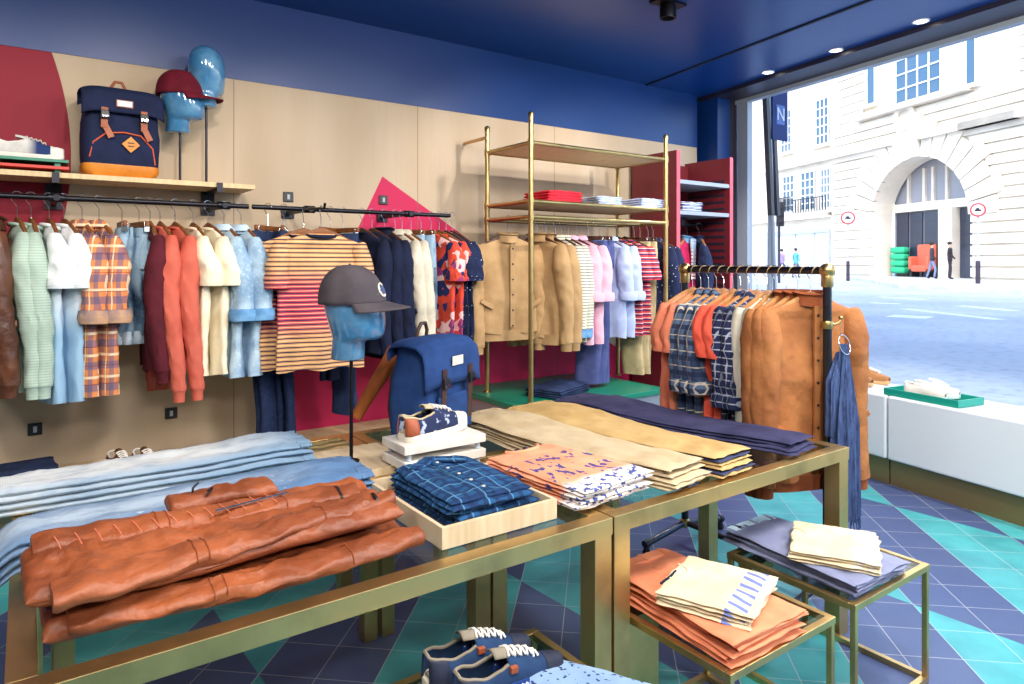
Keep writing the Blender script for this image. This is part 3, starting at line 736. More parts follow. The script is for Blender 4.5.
def top(kind, name, label, cat, mat, seed=0, W=.205, L=.62, T=.04, cuff=None, rib=None, trim=None, sl=None, fwd=-.02, inner=None):
    """tee, shirt, rolled shirt, jumper or jacket"""
    t = thing(name, label, cat); zt = -.13
    body = torso(W, L, T, seed, hem=.94 if kind in ('jumper', 'jacket') else 1.04, fold=.010 if kind != 'jacket' else .014)
    body.build('body', mat, t)
    zsh = zt-.058
    spec = {'tee': (.22, .060, .056, .022, .12), 'shirt': (.58, .060, .040, .022, 0), 'rolled': (.36, .062, .052, .025, 0), 'jumper': (.64, .060, .034, .022, 0), 'jacket': (.64, .068, .046, .03, 0), 'halfrolled': (.24, .075, .07, .045, .1)}[kind]
    SL, r0, r1, out, fl = spec
    if sl: SL = sl
    for sd in (-1, 1):
        mb, c, (rx, ry) = sleeve(sd, W, zsh, SL, r0, r1, seed+sd, out, fwd, fl)
        s_ = mb.build('sleeve', mat, t)
        if kind in ('rolled', 'halfrolled'): ringband((c.x, c.y, c.z+.02), rx*1.08, ry*1.1, .06, .012, wob=.05, seed=seed+sd).build('turned_cuff', cuff or mat, s_)
        elif kind == 'shirt': ringband((c.x, c.y, c.z), rx, ry, .055, .003).build('cuff', cuff or mat, s_)
        elif kind in ('jumper', 'jacket'):
            rr = [[(c.x+(p[0])*k, c.y+(p[1])*k, c.z+.01-dz) for p in [(rx*math.cos(a), ry*math.sin(a)) for a in [2*PI*j/18 for j in range(18)]]] for dz, k in ((0, 1.03), (.02, .85), (.06, .82), (.06, .6))]
            MB().loft(rr, False, True).build('cuff', cuff or mat, s_)
        else: ringband((c.x, c.y, c.z+.004), rx, ry, .02, .0015).build('hem', cuff or mat, s_)
    if kind in ('tee', 'jumper'): neckband(zt, .078).build('neckband', trim or mat, t)
    if kind in ('shirt', 'rolled', 'halfrolled'):
        collar(zt, .078).build('collar', trim or mat, t)
        pl = MB()
        for i in range(12): pl.box((0, -T*.95-.006-.002*math.sin(i), zt-.07-i*(L-.10)/12), (.028, .012, (L-.10)/12+.002))
        p_ = pl.build('placket', mat, t); buttons(p_, 0, [zt-.08-i*.085 for i in range(6)], -T*.95-.013, M['white_rubber'])
    if kind == 'jacket':
        collar(zt, .085, .055, True).build('collar', rib or mat, t)
        bd = [[(W*.95*k*se(a, .8)[0], T*1.15*k*se(a, .8)[1], z) for a in [2*PI*j/36 for j in range(36)]] for z, k in ((zt-L+.02, 1.0), (zt-L-.02, .93), (zt-L-.05, .93), (zt-L-.05, .8))]
        MB().loft(bd, False, True).build('waistband', rib or mat, t)
        pl = MB()
        for i in range(12): pl.box((0, -T*1.0-.008, zt-.06-i*(L-.08)/12), (.034, .012, (L-.08)/12+.002))
        p_ = pl.build('front_fly', mat, t); buttons(p_, 0, [zt-.07-i*.10 for i in range(6)], -T-.015, trim or M['black_plastic'], .006)
        for s_ in (-1, 1): MB().box((s_*.11, -T*1.02-.004, zt-L*.72), (.10, .014, .03)).build('pocket_flap', mat, t, bevel=.004).rotation_euler = (0, s_*.5, 0)
    return t
def legs_garment(name, label, cat, mat, seed=0, W=.13, L=1.02, T=.045, hemr=None, cuff=None, spread=.0, split=.28, wb=None):
    t = thing(name, label, cat); z0 = -.135
    def tube_leg(cy, sd):
        rings = []
        for i in range(19):
            v = i/18; z = z0-.04-(L-.04)*v; wv = W*(1.0-.38*min(1, v*1.2)) if L > .6 else W*(1-.1*v)
            tv = T*(.75+.15*math.sin(v*9+seed)) if v > .03 else T*.5
            cx = sd*spread*v
            rings.append([(cx+wv*se(a, .85)[0]+.01*math.sin(v*7+seed+sd), cy+tv*se(a, .85)[1]*(1+.2*nz(v*6, a, seed))+.010*math.sin(v*8+seed+cx), z) for a in [2*PI*k/24 for k in range(24)]])
        mb = MB().loft(rings, True, False); last = rings[-1]
        mb.loft([last, [(p[0]*.97, cy+(p[1]-cy)*.7, p[2]+.03) for p in last]], False, True)
        return mb, last
    for k, cy in enumerate((-T*.55, T*.55)):
        mb, last = tube_leg(cy, 1 if k else -1)
        lg = mb.build('leg', mat, t)
        if cuff:
            c = [sum(p[i] for p in last)/24 for i in range(3)]; rx = (max(p[0] for p in last)-min(p[0] for p in last))/2; ry = (max(p[1] for p in last)-min(p[1] for p in last))/2
            ringband((c[0], c[1], c[2]+.03), rx, ry, .06, .006).build('turned_hem', cuff, lg)
    rw = [[(W*k*se(a, .8)[0], T*k2*se(a, .8)[1], z) for a in [2*PI*j/32 for j in range(32)]] for z, k, k2 in ((z0-.20, 1.0, 1.15), (z0-.05, .98, 1.05), (z0-.045, .96, .9), (z0, .94, .55))]
    MB().loft(rw, False, True).build('hip', mat, t)
    rw = [[(W*.965*k*se(a, .8)[0], T*k2*se(a, .8)[1], z) for a in [2*PI*j/32 for j in range(32)]] for z, k, k2 in ((z0-.04, 1.0, .98), (z0, .99, .72), (z0+.002, .97, .6))]
    w_ = MB().loft(rw, False, True).build('waistband', wb or mat, t)
    for x in (-.08, 0, .08): MB().box((x, -T*.9, z0-.022), (.012, .014, .052)).build('belt_loop', mat, w_, bevel=.002)
    MB().box((W*.35, -T*1.12-.002, z0-.13), (.10, .012, .12)).build('back_pocket', mat, t, bevel=.004)
    return t
def place(t, x, y, z, rz, hk=('wishbone', 'hanger_wood'), hl=None, grp=None, label=None, tilt=0):
    t.location = (x, y, z); t.rotation_euler = (tilt, 0, rz)
    if label: t['label'] = label
    if hk:
        h_ = get_hanger(*hk); h_.location = (x, y, z); h_.rotation_euler = (tilt, 0, rz)
        h_['label'] = hl or ('hanger'); h_['group'] = grp or 'hangers on the rails'
    return t

F_ = {}
F_['mint'] = stripes('mint_waffle', (186, 204, 190), [(.012, 0, .35, (160, 184, 168))])
F_['white_dip'] = None
m = Mat('dip_dyed_cotton', .85, spec=.2).base((236, 238, 240)); z = m.axis('z'); m.mix(m.ramp(m.math('MULTIPLY', z, -1), .36, .62), (150, 186, 214)); m.bump(m.noise(14, 3), .5, .012); F_['white_dip'] = m.done()
F_['plaid_or'] = plaid('orange_blue_plaid', (226, 140, 84), [('u', .07, 0, .34, (70, 84, 124), .6), ('v', .10, .1, .34, (70, 84, 124), .6), ('u', .07, .62, .12, (250, 226, 190), .7), ('v', .10, .68, .12, (250, 226, 190), .7), ('v', .085, .88, .05, (130, 40, 40), .6)])
F_['denim_mid'] = denim('mid_denim', (58, 88, 122), (150, 178, 200))
F_['denim_light'] = denim('light_denim', (120, 156, 190), (190, 212, 228), a=.35, b=.6)
F_['denim_pale'] = denim('pale_denim', (150, 180, 206), (206, 220, 232), a=.35, b=.6)
F_['denim_dark'] = denim('dark_denim', (30, 40, 70), (52, 68, 104), a=.5, b=.75)
F_['denim_bright'] = denim('bright_denim', (40, 92, 150), (120, 170, 214))
F_['coral_knit'] = fabric('coral_knit', (204, 102, 84), (190, 88, 72)).done()
F_['maroon'] = fabric('maroon_cotton', (88, 26, 38)).done()
F_['cream'] = fabric('cream_cotton', (240, 230, 204), (228, 214, 184)).done()
F_['navy'] = fabric('navy_cotton', (24, 32, 60), (18, 24, 46)).done()
F_['ivory'] = fabric('ivory_cotton', (222, 212, 192)).done()
F_['stripe_tee'] = stripes('sunset_striped_jersey', (232, 172, 108), [(.030, 0, .22, (34, 40, 74)), (.060, .55, .22, (216, 100, 96))])
m = fabric('x', (228, 170, 110)); z = m.axis('z')
m.m.name = 'sunset_striped_jersey'
m.mix(m.ramp(m.math('COSINE', m.math('MULTIPLY', m.math('ADD', z, .50), 9.5)), -.2, .7), (200, 66, 84)); 
m.stripe('z', .0235, 0, .26, (36, 38, 76)); m.stripe('z', .0235, .55, .16, (244, 206, 170), .75)
F_['stripe_tee'] = m.done()
m = fabric('floral_print', (226, 76, 56)); vo = m.N('ShaderNodeTexVoronoi'); vo.inputs['Scale'].default_value = 22; m.L(m.co, vo.inputs[0])
sp = m.N('ShaderNodeSeparateColor'); m.L(vo.outputs['Color'], sp.inputs[0])
m.mix(m.math('GREATER_THAN', sp.outputs[0], .62), (36, 44, 92)); m.mix(m.math('GREATER_THAN', sp.outputs[1], .74), (236, 190, 186)); m.mix(m.math('GREATER_THAN', sp.outputs[2], .85), (150, 60, 110)); F_['floral'] = m.done()
m = fabric('dotted_navy', (26, 36, 70)); vo = m.N('ShaderNodeTexVoronoi'); vo.inputs['Scale'].default_value = 42; m.L(m.co, vo.inputs[0])
m.mix(m.math('LESS_THAN', vo.outputs['Distance'], .14), (200, 206, 222)); F_['dots'] = m.done()
F_['khaki'] = fabric('khaki_cotton', (186, 150, 104), (170, 134, 90)).done()
F_['tan_jkt'] = fabric('tan_cotton', (180, 146, 104), (164, 130, 90)).done()
F_['breton'] = stripes('breton_cream', (232, 226, 204), [(.020, 0, .22, (70, 84, 96))])
F_['pink_shirt'] = fabric('pink_linen', (226, 180, 196), (214, 164, 184)).done()
F_['lilac'] = fabric('pale_blue_shirting', (176, 188, 222), (158, 172, 212)).done()
F_['blue_chino'] = fabric('faded_indigo_cotton', (82, 92, 146), (66, 76, 126)).done()
F_['red_stripe'] = stripes('red_navy_stripe', (214, 66, 72), [(.034, 0, .28, (40, 48, 96)), (.034, .42, .14, (230, 214, 214))])
F_['sand'] = fabric('sand_cotton', (206, 184, 140)).done()
F_['navy_dot'] = F_['dots']
F_['salmon'] = fabric('salmon_cotton', (238, 140, 108), (226, 126, 96)).done()
F_['coral'] = fabric('coral_cotton', (244, 100, 78), (232, 88, 68)).done()
F_['plaid_blue'] = plaid('blue_grey_plaid', (92, 112, 144), [('u', .075, 0, .30, (34, 46, 76), .8), ('v', .075, .1, .30, (34, 46, 76), .8), ('u', .075, .62, .07, (214, 200, 176), .8), ('v', .075, .66, .07, (214, 200, 176), .8)])
F_['check_navy'] = plaid('navy_white_check', (40, 48, 86), [('u', .034, 0, .16, (196, 204, 220), .75), ('v', .034, 0, .16, (196, 204, 220), .75), ('u', .068, .4, .3, (20, 26, 54), .7)])
F_['oat'] = fabric('oatmeal_jersey', (220, 214, 196)).done()
F_['suede'] = leather('tan_suede', (170, 108, 58), (148, 88, 44), .8, .8)
F_['suede2'] = leather('cognac_suede', (170, 92, 34), (146, 74, 24), .7, .8)
F_['brown_leather'] = leather('brown_leather', (104, 60, 36), (78, 42, 26))
F_['rust_rib'] = fabric('rust_rib', (150, 78, 44)).done()

ZR = RZ
def rail_x(px, y=RY): return aty(px, 262, y).x
def wallhang(px, make, labels, hl, hk=('wishbone', 'hanger_wood'), yaws=None, grp=None, z=ZR, y=RY):
    """px: one or more places along a rail; the first uses the prototype, the rest copies"""
    proto = None
    for i, p_ in enumerate(px):
        if proto is None: proto = t = make()
        else: t = copy_tree(proto)
        t['group'] = grp
        yw = R(90)+R((yaws or [0]*9)[i])
        place(t, rail_x(p_, y), y, z, yw, hk, hl % (('left', 'right', 'third')[i] if len(px) > 1 else '') if '%' in hl else hl, 'hangers on the rails', labels[i])
    return proto
def mk(*a, **k): return lambda: top(*a, **k)
# --- left wall rail
wallhang([-6], mk('jacket', 'leather_jacket', '', 'jacket', F_['brown_leather'], 1, W=.215, L=.66, rib=F_['brown_leather'], T=.05), ['brown leather jacket at the far left end of the wall rail'], 'brown wooden hanger inside the brown leather jacket', grp='brown leather jacket', yaws=[6])
wallhang([17, 31], mk('jumper', 'jumper', '', 'jumper', F_['mint'], 2, L=.74, T=.035, sl=.66), ['left one of the two mint green waffle jumpers', 'right one of the two mint green waffle jumpers'], 'brown wooden hanger inside the %s mint jumper', yaws=[10, 6], grp='mint green waffle jumpers')
wallhang([49, 64], mk('tee', 'dip_dyed_tee', '', 't-shirt', F_['white_dip'], 3, L=.80, T=.04), ['left one of the two white tees fading to pale blue', 'right one of the two white tees fading to pale blue'], 'brown wooden hanger inside the %s dip dyed tee', yaws=[8, 14], grp='white and pale blue tees')
wallhang([82, 99], mk('rolled', 'plaid_shirt', '', 'shirt', F_['plaid_or'], 4, L=.78, sl=.38, cuff=denim('plaid_cuff_lining', (70, 92, 130), (206, 160, 120))), ['left one of the two orange and blue plaid shirts', 'right one of the two orange and blue plaid shirts'], 'brown wooden hanger inside the %s orange plaid shirt', yaws=[8, 12], grp='orange and blue plaid shirts')
wallhang([122, 139], lambda: legs_garment('jeans_shorts', '', 'shorts', F_['denim_mid'], 5, W=.10, L=.56, T=.035, cuff=F_['denim_pale']), ['left one of the two faded denim shorts with turned hems', 'right one of the two faded denim shorts with turned hems'], 'wooden clip hanger holding the %s faded denim shorts', ('clip', 'hanger_wood'), [0, 10], 'faded denim shorts')
wallhang([150], mk('jumper', 'jumper', '', 'jumper', F_['maroon'], 6, L=.70, T=.03), ['dark maroon jumper half hidden between denim shorts and coral jumpers'], 'brown wooden hanger inside the maroon jumper', grp='maroon jumper')
wallhang([160, 175], mk('jumper', 'jumper', '', 'jumper', F_['coral_knit'], 7, L=.66, sl=.74, T=.035), ['left one of the two long coral jumpers', 'right one of the two long coral jumpers'], 'brown wooden hanger inside the %s coral jumper', yaws=[6, 10], grp='coral jumpers')
wallhang([193, 208], mk('tee', 'cream_tee', '', 't-shirt', F_['cream'], 8, L=.74, T=.04), ['left one of the two cream tees', 'right one of the two cream tees'], 'brown wooden hanger inside the %s cream tee', yaws=[6, 12], grp='cream tees')
wallhang([224, 241], mk('rolled', 'denim_shirt', '', 'shirt', F_['denim_light'], 9, L=.76, sl=.40, cuff=F_['denim_bright']), ['left one of the two light denim shirts with rolled sleeves', 'right one of the two light denim shirts with rolled sleeves'], 'brown wooden hanger inside the %s light denim shirt', yaws=[8, 10], grp='light denim shirts')
# --- right wall rail
wallhang([268, 284], lambda: legs_garment('jeans', '', 'trousers', F_['denim_dark'], 10, W=.16, L=1.16, T=.045, spread=.03), ['dark indigo jeans hanging left of the striped tees', 'dark indigo jeans hanging behind the left edge of the striped tees'], 'wooden clip hanger holding the %s dark indigo jeans', ('clip', 'hanger_wood'), [-45, -20], 'dark indigo jeans')
def stee(): return top('tee', 'striped_tee', '', 't-shirt', F_['stripe_tee'], 11, W=.225, L=.72, T=.03, trim=F_['navy'], fwd=-.01)
p = aty(321, 209, 3.56)
t = place(stee(), p.x, 3.56, ZR-.02, R(-4), ('wishbone', 'hanger_wood'), 'wooden hanger inside the striped tee facing the room', None, 'orange, red and navy striped tee facing the room'); t['group'] = 'striped tees'
lbm = MB().box((0, -.0, -.135), (.035, .003, .026)).build('neck_label', M['white_rubber'], t, smooth=False); lbm.location = (0, .012, 0)
t2 = copy_tree(t); t2['group'] = 'striped tees'
place(t2, p.x-.06, 3.66, ZR-.02, R(-6), ('wishbone', 'hanger_wood'), 'wooden hanger inside the striped tee behind the front one', None, 'striped tee mostly hidden behind the front striped tee')
MB().tube([(p.x, RY, ZR), (p.x, 3.51, ZR-.016), (p.x, 3.50, ZR+.01)], .007, 8).build('rail_arm', M['black_iron'], smooth=True)
_ra = bpy.data.objects['rail_arm']; _ra.parent = bpy.data.objects['clothes_rail.001']; _ra.matrix_parent_inverse = Matrix.Translation(-Vector(_ra.parent.location))
for px, yw, lab, mt, L_, key in ((330, 15, 'navy shorts whose hem shows below the striped tee', 'navy', .84, 'navy shorts'), (343, 20, 'mid blue jeans hanging just right of the striped tees', 'denim_dark', 1.05, 'blue jeans')):
    wallhang([px], lambda: legs_garment('trousers', '', 'trousers', F_[mt], px, L=L_, T=.04), [lab], 'wooden clip hanger holding the %s' % key, ('clip', 'hanger_wood'), [yw-60 if key == 'navy shorts' else yw], key)
wallhang([362, 372], mk('jumper', 'jumper', '', 'jumper', F_['navy'], 12, L=.70, T=.04, W=.22), ['left one of the two plain navy jumpers behind the grey cap', 'right one of the two plain navy jumpers behind the grey cap'], 'dark wooden hanger inside the %s plain navy jumper', ('wishbone', 'hanger_dark'), [10, 14], 'plain navy jumpers')
wallhang([384], mk('jacket', 'jacket', '', 'jacket', F_['navy'], 13, L=.70, T=.05), ['dark navy jacket between navy jumpers and ivory shirts'], 'dark wooden hanger inside the navy jacket', ('wishbone', 'hanger_dark'), [10], 'navy jacket')
wallhang([395, 402], mk('shirt', 'ivory_shirt', '', 'shirt', F_['ivory'], 14, L=.72, T=.03), ['left one of the two ivory shirts', 'right one of the two ivory shirts'], 'brown wooden hanger inside the %s ivory shirt', yaws=[14, 16], grp='ivory shirts')
wallhang([411, 421], lambda: legs_garment('jeans', '', 'trousers', F_['denim_mid'], 15, L=1.02, T=.035), ['left one of the two faded blue jeans above the backpack', 'right one of the two faded blue jeans above the backpack'], 'wooden clip hanger holding the %s faded blue jeans', ('clip', 'hanger_wood'), [12, 14], 'faded blue jeans on the wall rail')
wallhang([431, 439], mk('tee', 'floral_shirt', '', 'shirt', F_['floral'], 16, L=.72, T=.03), ['left one of the two red floral shirts', 'right one of the two red floral shirts'], 'brown wooden hanger inside the %s red floral shirt', yaws=[16, 18], grp='red floral shirts', y=RY)
for o_ in (455, 462): pass
wallhang([446, 452], mk('tee', 'navy_dotted_shirt', '', 'shirt', F_['dots'], 17, L=.74, T=.03), ['left one of the two dotted navy short sleeve shirts', 'right one of the two dotted navy short sleeve shirts'], 'dark wooden hanger inside the %s dotted navy shirt', ('wishbone', 'hanger_dark'), [10, 8], 'dotted navy shirts')

# --- brass shelving rail
EZ = SHZ[2]
def eh(px, make, labels, hl, hk=('wishbone', 'hanger_dark'), yaws=None, grp=None): return wallhang(px, make, labels, hl, hk, yaws, grp, EZ, E2R)
t = top('jacket', 'harrington_jacket', '', 'jacket', F_['tan_jkt'], 20, W=.225, L=.62, T=.055)
t['group'] = 'tan zip jackets'
x_ = rail_x(508, E2R)
place(t, x_, E2R, EZ, R(-8), ('wishbone', 'hanger_dark'), 'dark wooden hanger inside the tan jacket facing the room', None, 'tan cotton jacket turned to face the room on the brass shelving')
eh([537, 546], mk('jacket', 'tan_jacket', '', 'jacket', F_['tan_jkt'], 21, L=.66, T=.045, W=.215), ['left one of the two tan jackets hanging side on behind the brass post', 'right one of the two tan jackets hanging side on behind the brass post'], 'dark wooden hanger inside the %s side on tan jacket', yaws=[16, 14], grp='tan side on jackets')
eh([555, 561], mk('shirt', 'breton_top', '', 'top', F_['breton'], 22, L=.70, T=.03, cuff=F_['denim_bright']), ['left one of the two cream tops with thin dark stripes', 'right one of the two cream tops with thin dark stripes'], 'dark wooden hanger inside the %s thin striped cream top', yaws=[14, 14], grp='thin striped cream tops')
eh([568, 577], mk('rolled', 'pink_shirt', '', 'shirt', F_['pink_shirt'], 23, L=.72, sl=.36, T=.035), ['left one of the two pale pink shirts with rolled sleeves', 'right one of the two pale pink shirts with rolled sleeves'], 'dark wooden hanger inside the %s pale pink shirt', yaws=[16, 20], grp='pale pink shirts')
eh([588, 595], lambda: legs_garment('chinos', '', 'trousers', F_['blue_chino'], 24, W=.15, L=1.02, T=.04), ['left one of the two long faded indigo chinos', 'right one of the two long faded indigo chinos'], 'clip hanger holding the %s faded indigo chinos', ('clip', 'hanger_dark'), [30, 30], 'faded indigo chinos')
eh([600, 608], mk('rolled', 'pale_blue_shirt', '', 'shirt', F_['lilac'], 25, L=.70, sl=.36, T=.03), ['left one of the two pale blue shirts with rolled sleeves', 'right one of the two pale blue shirts with rolled sleeves'], 'dark wooden hanger inside the %s pale blue shirt', yaws=[16, 18], grp='pale blue shirts')
eh([617, 625], mk('tee', 'red_striped_tee', '', 't-shirt', F_['red_stripe'], 26, L=.70, T=.03), ['left one of the two red and navy striped tees', 'right one of the two red and navy striped tees'], 'dark wooden hanger inside the %s red striped tee', yaws=[18, 20], grp='red striped tees')
eh([634, 640], lambda: legs_garment('sand_trousers', '', 'trousers', F_['sand'], 27, W=.14, L=1.0, T=.035), ['left one of the two sand trousers at the right of the brass rail', 'right one of the two sand trousers at the right of the brass rail'], 'clip hanger holding the %s sand trousers', ('clip', 'hanger_dark'), [20, 24], 'sand trousers')
eh([648, 653], mk('shirt', 'navy_shirt', '', 'shirt', F_['dots'], 28, L=.74, T=.03), ['left one of the two speckled navy shirts at the end of the brass rail', 'right one of the two speckled navy shirts at the end of the brass rail'], 'dark wooden hanger inside the %s speckled navy shirt', yaws=[14, 16], grp='speckled navy shirts')

# --- burgundy bay
for dx_, mt, nm, lab, cf, k_ in ((-.17, 'navy', 'hooded_jacket', 'dark navy hooded jacket at the left of the burgundy bay', 'denim_bright', 'jacket'), (.04, 'pink_cot', 'pink_cardigan', 'raspberry pink jacket with a denim layer in the burgundy bay', None, 'jacket'), (.20, 'denim_dark', 'denim_jacket', 'dark denim jacket at the right of the burgundy bay', None, 'jacket')):
    if mt == 'pink_cot': F_['pink_cot'] = fabric('raspberry_cotton', (196, 34, 84)).done()
    t = top(k_, nm, lab, 'jacket', F_[mt], int(dx_*50), W=.17, L=.62, T=.045, rib=F_['denim_bright'] if dx_ < .1 else None)
    place(t, BAYX+dx_, BAYY-.02, BAYZ, R(55 if dx_ != .04 else 20), ('wishbone', 'hanger_light'), 'pale hanger inside the %s' % nm.replace('_', ' '), None, lab)
    if dx_ == .04:
        MB().box((0, -.058, -.30), (.09, .012, .34)).build('striped_lining', stripes('lining', (236, 226, 230), [(.03, 0, .4, (200, 80, 110))]), t, bevel=.004)
        for s_ in (-1, 1): MB().box((s_*.06, -.055, -.26), (.05, .02, .30)).build('denim_lapel', F_['denim_light'], t, bevel=.006).rotation_euler = (0, s_*.2, 0)

# --- pipe rail garments: shoulders across x
def gh(pys, make, labels, hl, hk=('wishbone', 'hanger_light'), yaws=None, grp=None):
    proto = None
    for i, yv in enumerate(pys):
        if proto is None: proto = t = make()
        else: t = copy_tree(proto)
        t['group'] = grp
        place(t, GX, yv, GRZ, R((yaws or [0]*9)[i]), hk, hl % ('farther', 'nearer', 'nearest')[i] if '%' in hl else hl, 'hangers on the pipe rail', labels[i])
    return proto
gh([2.40, 2.345], mk('tee', 'salmon_tee', '', 't-shirt', F_['salmon'], 30, L=.70, T=.03), ['leftmost salmon tee on the pipe rail', 'second salmon tee on the pipe rail, just right of the leftmost'], 'beech hanger inside the %s salmon tee', yaws=[-6, -4], grp='salmon tees')
gh([2.295, 2.245, 2.20], mk('rolled', 'grey_plaid_shirt', '', 'shirt', F_['plaid_blue'], 31, L=.74, sl=.40, T=.03), ['left one of the three blue grey plaid shirts on the pipe rail', 'middle one of the three blue grey plaid shirts on the pipe rail', 'right one of the three blue grey plaid shirts on the pipe rail'], 'beech hanger inside the %s blue grey plaid shirt', yaws=[-4, -2, 0], grp='blue grey plaid shirts')
gh([2.145, 2.10], mk('tee', 'coral_tee', '', 't-shirt', F_['coral'], 32, L=.68, T=.03), ['left one of the two bright coral tees on the pipe rail', 'right one of the two bright coral tees on the pipe rail'], 'beech hanger inside the %s bright coral tee', yaws=[-4, 0], grp='bright coral tees')
gh([2.05, 2.005], mk('rolled', 'navy_check_shirt', '', 'shirt', F_['check_navy'], 33, L=.72, sl=.44, T=.03), ['left one of the two navy and white check shirts', 'right one of the two navy and white check shirts'], 'beech hanger inside the %s navy check shirt', yaws=[-2, 2], grp='navy check shirts')
gh([1.95, 1.91], mk('jumper', 'oatmeal_jumper', '', 'jumper', F_['oat'], 34, L=.66, T=.025), ['left one of the two oatmeal jumpers on the pipe rail', 'right one of the two oatmeal jumpers on the pipe rail'], 'beech hanger inside the %s oatmeal jumper', yaws=[0, 4], grp='oatmeal jumpers')
gh([1.85, 1.79, 1.73], mk('jacket', 'suede_jacket', '', 'jacket', F_['suede'], 35, W=.238, L=.80, T=.035, rib=F_['rust_rib'], cuff=F_['rust_rib'], sl=.76), ['farthest of the three tan suede jackets on the pipe rail', 'middle one of the three tan suede jackets on the pipe rail', 'nearest of the three tan suede jackets, beside the blue scarf'], 'beech hanger inside the %s tan suede jacket', yaws=[-3, -9, -19], grp='tan suede jackets')

# ================================================================== FOLDED GOODS
def pad(mb, L, half, z0, th, seed=0, x0=0, yc=0, zoff=None, wr=.004, nu=52, nv=22, ang=0, pw=5, ex=30):
    """one soft folded layer from x0 to x0+L; half is a number or a function of s in 0..1"""
    hf = half if callable(half) else (lambda s: half)
    ycf = yc if callable(yc) else (lambda s: yc)
    ss = [.5-.5*math.cos(PI*i/nu) for i in range(nu+1)]; ts = [-math.cos(PI*j/nv) for j in range(nv+1)]
    top_, bot = [], []
    for s_ in ss:
        for t_ in ts:
            e = max(0, (1-abs(2*s_-1)**ex))**.5*max(0, (1-abs(t_)**pw))**.5
            x = x0+L*s_+.010*nz(seed, t_*2.5, 3); y = ycf(s_)+.006*nz(s_*4, seed*2, 7)+t_*hf(s_)*(1+.05*nz(s_*6, seed, 1))
            d = zoff(x, y) if zoff else 0
            w_ = wr*(nz(x*9+seed*3, y*16, seed)+.7*crease(x*7, y*14+x*6, seed+5)+.3*crease(x*22, y*26, seed))
            top_.append((x, y, z0+th/2+th/2*e+w_*(.08+.92*e)+d)); bot.append((x, y, z0+th/2-th/2*e+w_*.3*(1-e)+d))
    n = nv+1; fs = []
    for i in range(nu):
        for j in range(nv): fs.append((i*n+j, (i+1)*n+j, (i+1)*n+j+1, i*n+j+1))
    mb.add(top_, fs); mb.add(bot, [tuple(reversed(f)) for f in fs]); return mb
def folded(name, label, cat, mat, L, half, z, loc, rz=0, layers=3, th=.012, seed=0, zoff=None, wr=.004, jit=.008, grp=None, wb=None, lining=None):
    t = thing(name, label, cat, (loc[0], loc[1], z), rz, grp); rnd = random.Random(seed*7+3)
    hf = half if callable(half) else (lambda s: half)
    for k in range(layers): 
        dx, dw, dy = rnd.uniform(-jit, jit), rnd.uniform(-.5, .2)*jit, rnd.uniform(-jit, jit)*.6
        mb = pad(MB(), L+dx, (lambda s, dw=dw: hf(s)+dw), k*th*.86, th*(.9 if (lining and k % 2) else 1.12), seed+k*1.3, 0, dy, zoff, wr)
        o = mb.build('folded_layer', (lining if (lining and k % 2 == 1) else mat), t)
    return t, layers*th*.88
def trouser_bits(t, mat, h, half0, zoff=None, pocket=True, wb=None):
    zo = (lambda x: zoff(x, 0) if zoff else 0)
    w_ = pad(MB(), .042, half0+.003, h-.012, .016, 3, -.002).build('waistband', wb or mat, t)
    for y in (-half0*.7, 0, half0*.7): MB().box((.02, y, h+.005), (.05, .012, .006)).build('belt_loop', mat, w_, bevel=.002)
    if pocket: MB().box((.14, half0*.3, h-.001+zo(.14)), (.12, .11, .006)).build('back_pocket', mat, t, bevel=.003)
def taper(a, b, c): return lambda s: a+(b-a)*min(1, s*3.2) if s < .3125 else b+(c-b)*(s-.3125)/.6875
# pale jeans on the left tables
m = Mat('light_wash_jeans', .85, spec=.2).base((120, 152, 182)); x, y = m.axis('x'), m.axis('y')
cen = m.math('SUBTRACT', 1.0, m.math('DIVIDE', m.math('ABSOLUTE', y), .13)); m.mix(m.math('MULTIPLY', m.ramp(cen, .0, .5), m.ramp(x, .0, .35)), (228, 230, 228))
m.mottle((96, 130, 166), 12, .5, .75, 5, (1, 3, 1), .55); m.stripe('x', .004, 0, .4, (170, 190, 206), .2); m.bump(m.noise(18, 3), .5, .01); JL = m.done()
m = Mat('mid_wash_jeans', .85, spec=.2).base((84, 118, 158)); x, y = m.axis('x'), m.axis('y')
cen = m.math('SUBTRACT', 1.0, m.math('DIVIDE', m.math('ABSOLUTE', y), .13)); m.mix(m.math('MULTIPLY', m.math('MULTIPLY', m.ramp(cen, .15, .9), m.ramp(x, .1, .5)), .8), (196, 212, 226))
m.mottle((48, 82, 128), 12, .5, .75, 5, (1, 3, 1), .55); m.mottle((226, 232, 236), 30, .68, .74, 3, (1, 2, 1), .7); m.stripe('x', .004, 0, .4, (150, 174, 200), .2); m.bump(m.noise(18, 3), .5, .01); JM = m.done()
def drape(xs, r=.10):
    return lambda x, y: (-(max(0, x-xs)**1.4)*2.2 if x > xs else 0)+.016*math.exp(-((x-.16)/.12)**2)*(1-abs(y)*5)
for (X0, Y0, mt, nm, rz_, base) in ((.90, 2.10, JM, 'front table edge', 180, TZ), (.86, 2.56, JL, 'back table', 180.5, TZ)):
    z = TZ+.001
    for k in range(2):
        dz = drape(.90 if mt is JM else 1.2)
        t, h = folded('jeans', '%s of the two %s jeans folded along the %s' % (('bottom', 'top')[k], 'ripped mid blue' if mt is JM else 'pale bleached', nm), 'trousers', mt, 1.10-.02*k, taper(.125, .125, .09), z, (X0+.0-.01*k, Y0+.008*k), R(rz_+(k*1.2-.6)), 2, .024, 40+k+int(Y0*9), dz, .007, .012, 'jeans folded on the left tables')
        trouser_bits(t, mt, h, .12); z += h+.001
